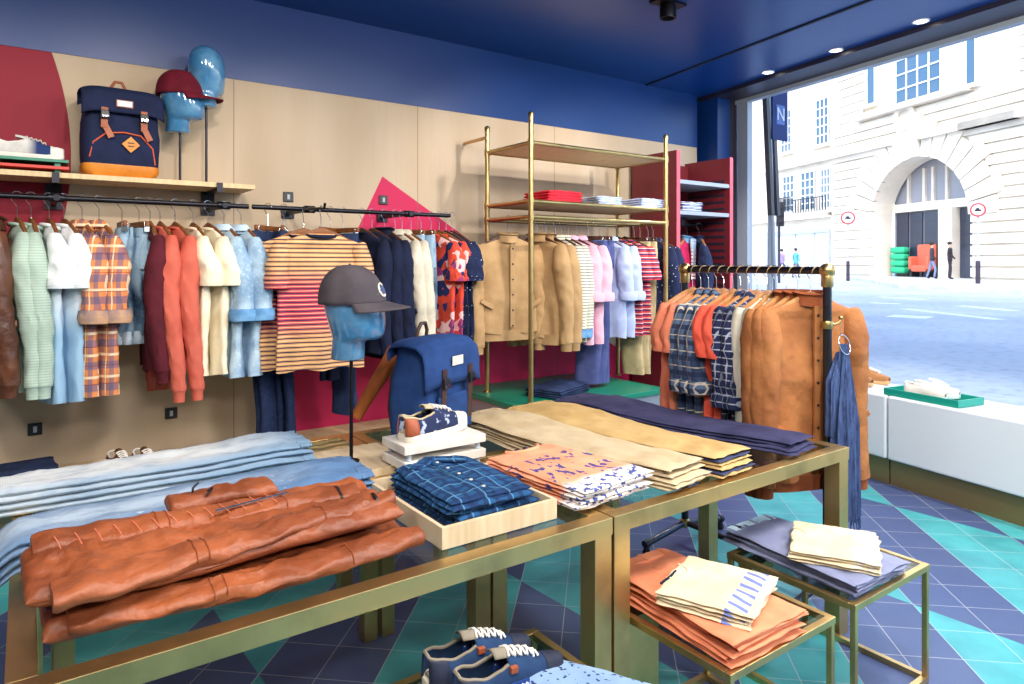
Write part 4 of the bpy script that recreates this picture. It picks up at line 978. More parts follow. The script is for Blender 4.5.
# trousers along y on the right
KH = fabric('stone_chino', (198, 178, 144), (184, 162, 126)).done(); KY = fabric('mustard_chino', (196, 164, 110), (182, 148, 94)).done(); NV = fabric('navy_chino', (58, 58, 92), (46, 46, 78)).done()
BL_ = fabric('dark_lining', (62, 66, 96)).done()
for (x0, y0, x1, y1, mt, nm, n, lay, ln, gr) in ((1.66, 2.60, 1.79, 1.49, KH, 'stone coloured chinos lying across the glass tables beside the peach tees', 2, 3, None, 'stone chinos'), (1.96, 2.60, 2.03, 1.48, KY, 'mustard chinos lying between the stone and the navy pairs', 2, 3, BL_, 'mustard chinos'), (2.33, 2.72, 2.47, 1.50, NV, 'navy chinos lying along the right edge of the tables', 2, 2, None, 'navy chinos')):
    z = TZ+.001; an = math.atan2(y1-y0, x1-x0); Lg = math.hypot(x1-x0, y1-y0)
    for k in range(n):
        t, h = folded('chinos', '%s of the two %s' % (('bottom', 'top')[k], nm), 'trousers', mt, Lg-.03*k, taper(.135, .15, .105), z, (x0, y0), an+R(1.0*k), lay, .013, 60+k+int(x0*9), (lambda x, y: .016*math.exp(-((x-.22)/.14)**2)*(1-abs(y)*4)+.006*math.sin(x*7)), .006, .012, gr, lining=ln)
        trouser_bits(t, mt, h, .14); z += h+.001
# orange leather jackets
OL = leather('orange_leather', (164, 88, 50), (128, 64, 34), 1.0, .48)
def leather_jacket(label, loc, rz, z, seed, topmost):
    t = thing('leather_jacket', label, 'jacket', (loc[0], loc[1], z), rz, 'folded orange leather jackets')
    hf = lambda s: .175-.03*abs(2*s-1)**2+.012*math.sin(s*9+seed)
    pad(MB(), .80, hf, 0, .050, seed, -.40, 0, None, .013, nu=130, nv=50, pw=6).build('body', OL, t)
    pts = [(-.38+.76*i/14, -.13+.05*i/14+.01*math.sin(i), .045+.004*math.sin(i*1.3)) for i in range(15)]
    for (a, b_, yo, zo) in ((-.36, .40, -.125, .046), (-.38, .34, .06, .050)):
        rs = []
        for i in range(91):
            v = i/90; x = a+(b_-a)*v; r = .058-.016*v; wv = .0025*math.sin(v*46+seed)
            yc = yo+.05*math.sin(v*2.6+seed)*(1 if yo < 0 else -1)
            k_ = 1 if 0 < i < 90 else .9
            rs.append([(x, yc+(r*math.cos(q))*k_*(1+.08*math.sin(3*q+v*20)), zo+.021*math.sin(q)*k_+wv+.006*crease(x*11+yo*30, q*1.2+x*6, seed)*math.sin(q)) for q in [2*PI*j/32 for j in range(32)]])
        sl = MB().loft(rs).build('sleeve', OL, t)
        for ii in (30, 33, 66):
            q_ = rs[ii]; cq = [sum(p[j] for p in q_)/32 for j in range(3)]
            MB().tube([tuple(cq[j]+(p[j]-cq[j])*1.03 for j in range(3)) for p in q_[:17]], .0016, 5, False).build('seam', F_['rust_rib'], sl)
        e = [rs[-2][j] for j in range(0, 32)]; MB().loft([[(p[0]-.05+dx, yc+(p[1]-yc)*1.04, zo+(p[2]-zo)*1.06) for p in e] for dx in (0, .006)], True, True).build('cuff_zip', M['black_plastic'], sl)
    if topmost:
        pad(MB(), .26, lambda s: .045+.01*math.sin(s*9), .050, .034, seed, -.10, .15, None, .010).build('collar', OL, t)
        pts = [(-.02+.02*math.sin(i*.9), .10+.012*i, .09+.012*math.sin(i*1.1)) for i in range(8)]
        MB().tube(pts, .003, 6).build('neck_cord', M['black_plastic'], t)
        for i in range(13): 
            x = -.34+i*.038; MB().tube([(x, .075, .0735), (x+.004, .035, .0745), (x+.006, -.005, .0735)], .0012, 5).build('stitching', F_['salmon'], t)
        MB().tube([(-.02, .015, .076), (.16, .035, .078)], .004, 6).build('front_zip', M['chrome'], t)
    return t
leather_jacket('lower of the two orange leather jackets folded on the front left table', (.425, 1.725), R(1), TZ+.002, 3, False)
leather_jacket('upper of the two orange leather jackets folded on the front left table', (.395, 1.745), R(2), TZ+.072, 5, True)
# trays
def tray(nm, lab, mat, cx, cy, w_, d_, h, z, rz=0, th=.012):
    t = thing(nm, lab, 'tray', (cx, cy, z), rz)
    MB().b2((-w_/2+th, -d_/2+th, .0), (w_/2-th, d_/2-th, .008)).build('tray_floor', mat, t, smooth=False)
    MB().b2((-w_/2, -d_/2, 0), (w_/2, -d_/2+th, h)).b2((-w_/2, d_/2-th, 0), (w_/2, d_/2, h)).b2((-w_/2, -d_/2+th, 0), (-w_/2+th, d_/2-th, h)).b2((w_/2-th, -d_/2+th, 0), (w_/2, d_/2-th, h)).build('tray_side', mat, t, smooth=False, bevel=.001)
    return t
tray('wooden_tray', 'pale wooden tray holding the blue plaid shirts', M['tray_wood'], 1.075, 1.79, .385, .48, .058, TZ)
tray('wooden_tray', 'pale shallow wooden tray under the peach tees', M['tray_wood'], 1.46, 1.90, .35, .34, .022, TZ)
PB = plaid('teal_blue_plaid', (36, 84, 132), [('u', .04, 0, .35, (22, 44, 84), .75), ('v', .04, .1, .35, (22, 44, 84), .75), ('u', .08, .7, .05, (90, 140, 176), .8), ('v', .08, .75, .05, (90, 140, 176), .8)], 'xz', 'y')
z = TZ+.009
for k in range(2):
    t, h = folded('plaid_shirt', '%s of the two folded blue plaid shirts in the wooden tray' % ('bottom', 'top')[k], 'shirt', PB, .38, .145-.005*k, z, (1.085-.004*k, 1.985-.006*k), R(-90+3-4*k), 3, .016, 80+k, None, .006, .012, 'blue plaid shirts in the tray')
    z += h+.001
    if k:
        for sd in (-1, 1): pad(MB(), .12, .024, h+.003, .014, 5+sd, 0, 0, None, .003, 16, 10).build('collar', PB, t).matrix_local = Matrix.Translation((.0, 0, 0)) @ Matrix.Rotation(R(sd*52), 4, 'Z')
        pad(MB(), .36, .017, h+.000, .009, 9, .01, 0, None, .002, 30, 8).build('placket', PB, t)
        for i in range(5): MB().lathe([(.0055, 0), (.0055, .002), (.003, .003)], (.05+i*.07, 0, h+.010), 10).build('button', M['white_rubber'], t)
def cuffnote(): pass
m = fabric('peach_print', (238, 164, 128), (226, 148, 112)); x = m.axis('x')
nn = m.noise(20, 4, (1, 1.8, 1)); m.mix(m.math('MULTIPLY', m.math('GREATER_THAN', nn, .57), m.math('MULTIPLY', m.math('GREATER_THAN', x, .12), m.math('LESS_THAN', x, .44))), (74, 72, 130))
m.mix(m.ramp(x, .36, .40), (232, 222, 216)); m.mix(m.math('MULTIPLY', m.math('GREATER_THAN', m.noise(45, 2), .58), m.math('GREATER_THAN', x, .38)), (70, 84, 150)); PE = m.done()
z = TZ+.010
for k in range(2):
    t, h = folded('printed_tee', '%s of the two folded peach tees with a navy print' % ('bottom', 'top')[k], 't-shirt', PE, .46, lambda s: .155+.012*s, z, (1.45, 1.985), R(-86+2*k), 3, .012, 90+k, None, .004, .01, 'peach printed tees'); z += h+.001
    if k:
        nb = MB().tube([(.01+.035*math.sin(a), .075*math.cos(a), h+.006) for a in [PI*i/16 for i in range(17)]], .007, 8).build('neckband', PE, t)
        for yy in (-.03, .01): MB().lathe([(.010, 0), (.012, .004), (.009, .010), (.004, .012)], (.02, yy, h), 12).build('snap_button', M['dark_frame'], t)
# folded tees and shorts on the low tables
CO = fabric('coral_twill', (232, 146, 108), (216, 128, 92)).done(); GB = fabric('grey_blue_twill', (136, 142, 172), (120, 126, 158)).done()
for (cx, mt, nm, gr, n) in ((1.715, CO, 'coral shorts on the nearer low table', 'coral shorts', 4), (2.345, GB, 'grey blue shorts on the farther low table', 'grey blue shorts', 3)):
    z = LZ+.001
    for k in range(n):
        lv = ('bottom pair', 'second pair from the bottom', 'third pair from the bottom', 'top pair')[k] if k < n-1 else 'top pair'
        t, h = folded('folded_shorts', '%s of the folded %s' % (lv, nm), 'shorts', mt, .54-.006*k, taper(.135, .145, .165), z, (cx-.02+.006*k, 1.675-.008*k), R(-90+random.uniform(-3, 3)), 2, .0095, 100+k+int(cx*10), None, .005, .014, gr, lining=None)
        if k == n-1:
            trouser_bits(t, mt, h, .13, wb=(F_['denim_light'] if mt is GB else None)); MB().lathe([(.008, 0), (.008, .004)], (.03, -.09, h+.004), 10).build('button', M['black_plastic'], t)
        z += h+.0005
    zz = z
    m = fabric('cream_print_tee', (226, 210, 180), (214, 196, 162)); x, y = m.axis('x'), m.axis('y')
    if mt is CO:
        zig = m.math('PINGPONG', m.math('ADD', y, m.math('MULTIPLY', x, .5)), .022)
        msk = m.math('MULTIPLY', m.math('GREATER_THAN', x, .20), m.math('LESS_THAN', x, .262)); m.mix(m.math('MULTIPLY', msk, m.math('LESS_THAN', zig, .009)), (112, 128, 196))
    else:
        msk = m.math('MULTIPLY', m.math('GREATER_THAN', x, .20), m.math('LESS_THAN', x, .262)); m.mix(m.math('MULTIPLY', msk, m.math('GREATER_THAN', m.noise(60, 2), .5)), (200, 196, 190))
    ct = m.done()
    for k in range(2):
        t, h = folded('cream_tee', '%s of the two cream tees folded on the %s' % (('lower', 'upper')[k], 'coral shorts' if mt is CO else 'grey blue shorts'), 't-shirt', ct, .28, .150, zz, ((1.65, 1.45) if mt is CO else (2.27, 1.43)), R((-70 if mt is CO else -63)+2*k), 2, .011, 120+k+int(cx*10), None, .004, .01, 'cream tees on the low tables'); zz += h+.001
        if k:
            nb = MB().tube([(.045*math.sin(a)+.002, .055*math.cos(a), h+.003) for a in [PI*i/16 for i in range(17)]], .005, 8).build('neckband', ct, t)
            MB().box((.03, .0, h+.001), (.03, .022, .002)).build('size_label', M['chrome'] if mt is GB else M['white_rubber'], t, smooth=False)
            if mt is CO: MB().tube([(.0, -.10, h+.004), (.01, -.05, h+.006), (.012, .0, h+.006)], .004, 6).build('navy_tape', F_['navy'], t)
m = fabric('pale_blue_print', (140, 168, 200), (128, 156, 192)); m.mix(m.math('GREATER_THAN', m.noise(55, 1), .64), (40, 52, 100)); PBL = m.done()
folded('printed_shorts', 'pale blue shorts with small navy motifs beside the navy trainers', 'shorts', PBL, .32, .10, LZ+.001, (1.02, 1.40), R(-62), 4, .014, 140)
# piles on the shelves
def pile(n, nm, lab, cat, mts, x, y, z, L, half, rz, grp, th=.014, lay=2):
    for k in range(n):
        t, h = folded(nm, lab % (('bottom', 'middle', 'top')[k] if n == 3 else ('bottom', 'top')[k]), cat, mts[k % len(mts)], L, half, z, (x, y), R(rz+random.uniform(-2, 2)), lay, th, 150+k+int(x*10), None, .004, .008, grp); z += h+.0005
RD = fabric('red_polo', (214, 44, 62), (196, 34, 52)).done(); SB = stripes('blue_white_fine', (190, 204, 226), [(.012, 0, .3, (150, 168, 204))], 'x'); 
sz = SHZ[1]+.013
xs = [rail_x(px, 3.62) for px in (550, 594, 636)]
pile(2, 'folded_polo', '%s of the two red polo shirts on the brass shelving', 'polo shirt', [RD], xs[0]+.02, 3.48, sz, .27, .15, 90, 'red polo shirts', .02)
pile(2, 'folded_shirt', '%s of the two pale blue shirts beside the red polos', 'shirt', [SB], xs[1]+.03, 3.48, sz, .26, .12, 90, 'pale blue folded shirts', .016)
pile(2, 'folded_shirt', '%s of the two pale grey blue shirts at the right end of the brass shelf', 'shirt', [F_['lilac']], xs[2]+.03, 3.48, sz, .26, .12, 90, 'grey blue folded shirts', .018)
BS = stripes('bay_stripe', (220, 228, 240), [(.016, 0, .45, (60, 84, 140))], 'z')
pile(3, 'folded_sweater', '%s of the three blue and white striped sweaters on the grey shelf', 'sweater', [BS], BAYX-.12, 3.73, 1.919, .28, .13, 90, 'striped sweaters in the burgundy bay', .014)
pile(2, 'folded_jeans', '%s of the two navy jeans folded on the green platform', 'trousers', [F_['denim_dark']], 2.78, 3.55, .601, .42, .14, 20, 'navy jeans on the green platform', .016)

# ================================================================== BACKPACKS
def rrect(w_, d_, r, z, n=6, cx=0, cy=0):
    out = []
    for qx, qy, a0 in ((1, 1, 0), (-1, 1, 90), (-1, -1, 180), (1, -1, 270)):
        for i in range(n+1):
            a = R(a0+90*i/n); out.append((cx+qx*(w_/2-r)+r*math.cos(a), cy+qy*(d_/2-r)+r*math.sin(a), z))
    return out
def backpack(label, loc, rz, Wb, Hb, Db, mat, strap, base=None, style=0):
    t = thing('backpack', label, 'backpack', loc, rz)
    rs = []
    for i in range(15):
        v = i/14; bul = math.sin(PI*min(1, .12+v*.9)); k = .86+.14*bul; k2 = .72+.30*bul
        if i == 0: k *= .92; k2 *= .85
        r = rrect(Wb*k, Db*k2, .05*k2, Hb*.93*v); rs.append([(p[0]+.004*nz(p[0]*20, v*9, 1), p[1]+.006*nz(p[0]*14, v*7, 3), p[2]) for p in r])
    MB().loft(rs).build('body', mat, t)
    if base: MB().loft([[(p[0]*1.02, p[1]*1.02, z) for p in rs[0 if z < .02 else 2]] for z in (.0, .03, Hb*.135)]).build('base_panel', base, t)
    # flap over top and front
    prof = [(Db*.42, Hb*.86), (Db*.46, Hb*.93), (Db*.35, Hb*.985), (Db*.0, Hb*1.0), (-Db*.36, Hb*.985), (-Db*.54, Hb*.93), (-Db*.60, Hb*.83), (-Db*.62, Hb*(.70 if style else .60))]
    def fl(u, v):
        f = v*(len(prof)-1); i = min(int(f), len(prof)-2); q = f-i; q = q
        y = prof[i][0]*(1-q)+prof[i+1][0]*q; z = prof[i][1]*(1-q)+prof[i+1][1]*q
        x = (u-.5)*Wb*(1.02+.04*v); e = abs(2*u-1)**6
        return (x+.003*nz(u*8, v*8, 2), y*(1-.10*e)+.005*nz(u*6, v*7, 9), z-.022*e)
    MB().grid(fl, 26, 28).build('flap', mat, t, solid=.007)
    yf = -Db*.62-.008
    for s_ in (-1, 1):
        x = s_*Wb*.25
        sp = MB().bar((x, yf, Hb*.74), (x*1.02, -Db*.56-.012, Hb*.25 if not style else Hb*.52), .030, .005, (0, 1, 0)).build('strap', strap, t, smooth=False)
        bk = MB().box((x, yf-.008, Hb*(.62 if not style else .66)), (.038, .012, .042)).build('buckle', M['black_plastic'], t, smooth=False, bevel=.004)
        MB().box((x, yf-.016, Hb*(.60 if not style else .64)), (.030, .004, .012)).build('buckle_bar', M['chrome'], bk, smooth=False)
    yl = -Db*.605-.006
    lb_ = MB().box((0, yl-.004, Hb*.80), (.075, .003, .036)).build('label_patch', M['white_rubber'] if not style else strap, t, smooth=False)
    if style: MB().box((0, yl-.007, Hb*.80), (.066, .003, .028)).build('label_face', M['line_white'], lb_, smooth=False)
    MB().tube([(-.035*(1), Db*.30, Hb*.96), (-.032, Db*.26, Hb*1.05), (-.015, Db*.24, Hb*1.115), (.015, Db*.24, Hb*1.115), (.032, Db*.26, Hb*1.05), (.035, Db*.30, Hb*.96)], .008, 8).build('grab_handle', strap, t)
    if style:
        pts = [(-Wb*.42, -Db*.44, Hb*.2), (-Wb*.38, -Db*.50, Hb*.36), (-Wb*.22, -Db*.54, Hb*.47), (0, -Db*.56, Hb*.49), (Wb*.22, -Db*.54, Hb*.47), (Wb*.38, -Db*.50, Hb*.34), (Wb*.42, -Db*.44, Hb*.16)]
        MB().tube(pts, .004, 6).build('pocket_zip', plain('orange_zip', (206, 84, 40), .6), t)
        dm = MB().box((.03, -Db*.56-.004, Hb*.36), (.058, .004, .058), M=Matrix.Rotation(R(45), 3, 'Y')).build('diamond_patch', base, t, smooth=False)
        for dz in (-.008, .008): MB().box((.03, -Db*.56-.008, Hb*.36+dz), (.028, .003, .005)).build('slot', M['black_plastic'], dm, smooth=False)
        for s_ in (-1, 1): MB().bar((s_*Wb*.25, yf+.01, Hb*.56), (s_*Wb*.25+.03, yf+.008, Hb*.42), .028, .004, (0, 1, 0)).build('strap_end', strap, t, smooth=False)
    else:
        MB().box((0, -Db*.56-.004, Hb*.33), (Wb*.62, .02, Hb*.34)).build('front_pocket', mat, t, bevel=.008)
    for s_ in (-1, 1):
        MB().tube([(s_*.08, Db*.44, Hb*.86), (s_*.10, Db*.62, Hb*.66), (s_*.12, Db*.62, Hb*.36), (s_*.14, Db*.40, Hb*.08)], .014, 8).build('shoulder_strap', strap, t)
    return t
SB_ = fabric('royal_blue_canvas', (38, 70, 126), (30, 58, 108)).done(); SN_ = fabric('navy_canvas', (30, 38, 70), (24, 32, 60)).done()
ST = leather('dark_brown_strap', (70, 46, 38), (52, 34, 30), .3, .5); OR_ = leather('orange_base', (222, 140, 44), (206, 124, 34), .3, .5); ST2 = leather('tan_strap', (168, 90, 50), (140, 72, 40), .3, .5)
backpack('royal blue canvas backpack with brown straps standing on the table', (1.36, 2.47, TZ+.001), R(26), .375, .445, .19, SB_, ST)
p = aty(120, 150, 4.06)
backpack('navy backpack with orange base standing on the wall shelf', (p.x, 4.06, SZ+.027), R(4), .35, .455, .19, SN_, ST2, OR_, 1)

# ================================================================== SHOES
def shoe(t, upper, sole, lace, toe_cap=None, L=.29, Wd=.098, chunky=False, heel=None, lining=None, low=1.0, laces=True, counter=None):
    def hw(s): return Wd/2*(.60+.42*math.sin(PI*min(1, max(0, (s*1.05+.18)))**.9)) * (1-.0*s) * (math.sqrt(max(0, 1-((s-.80)/.20)**2))**.8 if s > .80 else 1) * (math.sqrt(max(0.04, 1-((.10-s)/.11)**2)) if s < .10 else 1)
    def yc(s): return .006*math.sin(PI*s)
    N = 34; ss = [.5-.5*math.cos(PI*(i+.0)/N) for i in range(N+1)]; ss = [min(.997, max(.003, s)) for s in ss]
    sh = .030 if chunky else .024
    lp = [(L*s, yc(s)-hw(s)-.003) for s in ss]+[(L*s, yc(s)+hw(s)+.003) for s in reversed(ss)]
    lift = lambda x: .010*max(0, (x/L-.72)/.28)**2
    MB().loft([[(p[0]*kx-(kx-1)*L/2, p[1]*k, z+lift(p[0])) for p in lp] for z, k, kx in ((0, .96, .99), (.003, 1, 1), (sh*.85, 1.02, 1.003), (sh, .97, .995))]).build('sole', sole, t)
    def top_h(s):
        P_ = [(0, .078), (.08, .074), (.22, .062), (.36, .070), (.44, .080), (.60, .070), (.75, .052), (.88, .042), (.96, .034), (1, .024)]
        for i in range(len(P_)-1):
            if s <= P_[i+1][0]:
                q = (s-P_[i][0])/(P_[i+1][0]-P_[i][0]); q = q*q*(3-2*q); return (P_[i][1]*(1-q)+P_[i+1][1]*q)*low
        return .02
    def sk(u, v):
        s = min(.992, max(.008, u)); a = PI*v; h = top_h(s); w_ = hw(s)*.98
        pw = .75 if s > .5 else .6
        y = yc(s)+w_*math.copysign(abs(math.cos(a))**pw, math.cos(a))*(1-.16*math.sin(a)*(s < .5)); z = sh-.004+h*abs(math.sin(a))**.8
        return (L*s, y, z+lift(L*s))
    def skip(u, v): return u < .43 and abs(v-.5) < .20
    MB().grid(sk, 44, 30, skip).build('upper', upper, t, solid=.004)
    # opening rim, tongue, insole
    rim = [sk(.012+.418*i/14, .30) for i in range(15)]; rim2 = [sk(.012+.418*i/14, .70) for i in range(15)]
    MB().tube(rim, .0045, 6).tube(rim2, .0045, 6).tube([rim[0], (.002, rim[0][1]*.6, rim[0][2]+.004), (.002, rim2[0][1]*.6, rim2[0][2]+.004), rim2[0]], .0045, 6).build('collar_rim', lining or lace, t)
    MB().loft([[(L*s, yc(s)+hw(s)*.8*math.cos(a), sh+.004+.004*math.sin(a)) for a in [2*PI*k/12 for k in range(12)]] for s in (.04, .2, .4, .55)]).build('insole', lining or lace, t)
    def tg(u, v): s = .34+.26*u; h = top_h(max(s, .44))+(.012*(1-u)); return (L*(s-.02), yc(s)+(v-.5)*hw(s)*.85, sh+h*.99-.012*abs(2*v-1)**2)
    MB().grid(tg, 8, 8).build('tongue', lining or upper, t, solid=.004)
    if laces:
        lc = MB()
        for i in range(5):
            s = .46+.062*i; z = sh+top_h(s)+.0045; w_ = hw(s)*.50
            lc.tube([(L*s-.004, yc(s)-w_, z-.006), (L*s, yc(s)-w_*.4, z+.001), (L*(s+.02), yc(s)+w_*.4, z+.001), (L*(s+.03), yc(s)+w_, z-.006)], .0030, 6)
            lc.tube([(L*s-.004, yc(s)+w_, z-.006), (L*s, yc(s)+w_*.4, z+.002), (L*(s+.02), yc(s)-w_*.4, z+.002), (L*(s+.03), yc(s)-w_, z-.006)], .0030, 6)
        lc.build('lace', lace, t)
    if toe_cap:
        def tc(u, v): 
            p_ = sk(.80+.19*u, v); return (p_[0]+.001, p_[1]*1.03, sh-.004+(p_[2]-sh+.004)*1.04)
        MB().grid(tc, 12, 20).build('toe_cap', toe_cap, t, solid=.003)
    if counter:
        def hc(u, v): 
            q = .28*v
            p_ = sk(.008+.16*u, q); return (p_[0]-.002, p_[1]*1.04, p_[2])
        def hc2(u, v): p_ = sk(.008+.16*u, 1-.28*v); return (p_[0]-.002, p_[1]*1.04, p_[2])
        MB().grid(hc, 6, 8).grid(hc2, 6, 8).build('heel_counter', counter, t, solid=.003)
    return t
m = fabric('indigo_leaf_print', (44, 54, 92)); m.mix(m.ramp(m.noise(26, 3, (1, 1, 1.2)), .55, .60), (170, 182, 204)); LEAF = m.done()
CANV = fabric('natural_canvas', (206, 190, 156)).done(); TANL = leather('tan_leather', (176, 92, 56), (150, 74, 44), .3, .5)
LACE = plain('white_lace', (232, 228, 220), .8)
# marble stand and shoe
t = thing('display_stand', 'two tier white marble stand under the printed shoe', 'stand', (1.215, 2.19, TZ))
for z in (.035, .090): MB().b2((-.165, -.09, z), (.165, .09, z+.030)).build('slab', M['marble'], t, smooth=False, bevel=.002)
AC = plain('frosted_spacer', (176, 190, 200), .3)
for z0, z1 in ((0, .034), (.066, .089)):
    for sx in (-1, 1):
        for sy in (-1, 1): MB().lathe([(.010, z0), (.010, z1)], (sx*.14, sy*.07, 0), 12).build('spacer', AC, t)
t = thing('canvas_shoe', 'navy leaf printed canvas shoe with cream sole on the marble stand', 'shoe', (1.075, 2.175, TZ+.1205), R(8)); shoe(t, LEAF, M['white_rubber'], LACE, M['white_rubber'], .29, .10, lining=CANV, counter=TANL)
# trainers on the low table
NVS = leather('navy_nubuck', (34, 42, 68), (26, 32, 54), .2, .75); NVM = fabric('blue_mesh', (38, 66, 104), (28, 50, 84)).done()
m = fabric('bandana_print', (40, 74, 150)); vo = m.N('ShaderNodeTexVoronoi'); vo.inputs['Scale'].default_value = 90; m.L(m.co, vo.inputs[0]); m.mix(m.math('LESS_THAN', vo.outputs['Distance'], .25), (226, 228, 236)); BAN = m.done()
def trainer(label, loc, rz):
    t = thing('trainer', label, 'shoe', loc, rz, 'navy trainers')
    shoe(t, NVM, M['white_rubber'], LACE, NVS, .30, .104, True, lining=fabric('grey_lining', (150, 140, 124)).done(), counter=NVS, low=1.05)
    for s_ in (-1, 1):
        MB().box((.150, s_*.0495, .052), (.050, .003, .026)).build('side_panel', BAN, t, smooth=False, bevel=.002)
        MB().box((.138, s_*.036, .088), (.020, .012, .016)).build('eyelet_patch', TANL, t, smooth=False, bevel=.002)
    text_mesh('Pepe Jeans', .010, M['line_white'], t, (.150, -.0520, .054), (R(82), 0, 0), .0006)
    return t
trainer('nearer of the two navy trainers with white laces on the low table', (.835, 1.40, LZ+.001), R(-6))
trainer('farther of the two navy trainers with white laces on the low table', (.815, 1.515, LZ+.001), R(-6))
# window shoes
WL = fabric('white_leather', (236, 230, 224), (226, 218, 210), fine=False).done(); GUM = plain('gum_sole', (206, 170, 120), .7); TS = leather('tan_suede_shoe', (186, 132, 84), (168, 114, 70), .3, .8)
WA = R(90-10.5)
p = G(-.30, .385, .6)
t = tray('shoe_tray', 'green tray holding white shoes on the window plinth', M['teal_tray'], p.x, p.y, .50, .26, .045, .602, WA); 
t['category'] = 'tray'
for i, (v, nm) in enumerate(((.045, 'farther'), (-.065, 'nearer'))):
    q = GM @ Vector((v+.01, .15-.01*i, 0)); s_ = thing('white_shoe', '%s of the two white shoes in the green tray' % ('right', 'left')[i], 'shoe', (p.x+q.x, p.y+q.y, .612), WA+PI+R(6-10*i), 'white shoes in the window'); shoe(s_, WL, M['white_gloss'], LACE, None, .28, .09)
p = G(-.26, .92, .6)
t = thing('display_stand', 'thin white slab under the tan shoes on the window plinth', 'stand', (p.x, p.y, .6), WA); MB().b2((-.2, -.13, .001), (.2, .13, .014)).build('slab', M['white_gloss'], t, smooth=False, bevel=.002)
for i, v in enumerate((.06, -.05)):
    q = GM @ Vector((v, .13, 0)); s_ = thing('tan_shoe', '%s of the two tan suede shoes on the window plinth' % ('right', 'left')[i], 'shoe', (p.x+q.x, p.y+q.y, .6145), WA+PI+R(8-16*i), 'tan shoes in the window'); shoe(s_, TS, GUM, LACE, None, .27, .09)
# shelf shoe on two boards
xl = aty(2, 150, 4.05).x; t = thing('display_riser', 'green board over red board under the white and navy shoe', 'stand', (-.03, 4.07, SZ+.026))
MB().b2((-.30, -.11, .018), (.205, .09, .032)).build('red_board', M['red_board'], t, smooth=False, bevel=.001)
MB().b2((-.30, -.10, .052), (.205, .10, .066)).build('green_board', M['green_board'], t, smooth=False, bevel=.001)
for z0, z1 in ((.0, .018), (.032, .052)):
    for sx in (-.25, .16): MB().b2((sx-.012, -.08, z0), (sx+.012, .08, z1)).build('spacer', M['green_board'], t, smooth=False)
m = fabric('dip_dyed_canvas', (230, 226, 222)); m.mix(m.math('MULTIPLY', m.ramp(m.axis('x'), .14, .18), m.math('LESS_THAN', m.axis('x'), .235)), (40, 60, 110)); DDC = m.done()
t = thing('canvas_shoe', 'white and navy dip dyed shoe on the green board', 'shoe', (-.13, 4.06, SZ+.0925), R(-3)); shoe(t, DDC, WL, LACE, WL, .29, .10)
# low wall bench and its shoes
t = thing('wall_bench', 'low pale bench along the birch wall behind the tables', 'bench', (.8, 3.98, 0)); MB().b2((-1.9, -.24, .42), (1.66, .25, .45)).build('top', M['birch'], t, smooth=False, bevel=.002); 
for x in (-1.8, -.2, 1.5): MB().b2((x-.02, -.2, 0), (x+.02, .2, .42)).build('leg', M['black_iron'], t, smooth=False)
BRL = leather('brown_shoe_leather', (110, 72, 50), (84, 52, 36), .3, .4); RDL = leather('oxblood_leather', (136, 52, 36), (110, 38, 28), .3, .4)
for i, (px, py, mt, lab) in enumerate(((112, 470, BRL, 'left one of the two brown shoes on the wall bench'), (137, 468, BRL, 'right one of the two brown shoes on the wall bench'), (468, 410, RDL, 'oxblood shoe on the bench right of the blue backpack'))):
    p = atz(px, py, .45); s_ = thing('leather_shoe', lab, 'shoe', (p.x, min(p.y, 4.1), .451), R(-80 if i < 2 else -20), 'shoes on the wall bench'); shoe(s_, mt, M['white_rubber'], LACE, None, .27, .09, low=1.1)
folded('folded_jeans', 'dark blue jeans folded on the wall bench at far left', 'trousers', F_['denim_dark'], .40, .15, .451, (-.28, 3.95), R(4), 5, .018, 170)

# ================================================================== MANNEQUIN HEADS AND CAPS
m = Mat('blue_glass_head', .12, spec=.8).base((70, 136, 186)); m.mottle((120, 176, 214), 9, .45, .7, 4)
m.b.inputs['Coat Weight'].default_value = .6; m.b.inputs['Transmission Weight'].default_value = .25; HG = m.done()
def head(label, loc, rz, pole, base_r=.035, square=False):
    t = thing('mannequin', label, 'mannequin head', loc, rz, 'blue display heads')
    z0 = pole
    R_ = [(0, -.022, .056, .052), (.004, -.022, .060, .056), (.055, -.020, .058, .056), (.068, -.016, .062, .060), (.074, .010, .086, .070), (.09, .014, .094, .078), (.125, .012, .101, .086), (.16, .006, .106, .092), (.20, .0, .109, .094), (.24, -.006, .107, .092), (.28, -.012, .097, .082), (.31, -.018, .074, .062), (.328, -.022, .040, .034), (.333, -.024, .012, .01)]
    MB().loft([[(c_+rx*math.cos(a), ry*math.sin(a), z0+z) for a in [2*PI*k/32 for k in range(32)]] for z, c_, rx, ry in R_]).build('head', HG, t)
    MB().tube([(-.01, 0, .002), (-.01, 0, z0+.01)], .0065, 10).build('pole', M['black_iron'], t)
    MB().lathe([(.03, 0), (.03, .005), (.009, .010)], (-.01, 0, 0), 20).build('foot', M['black_iron'], t)
    return t
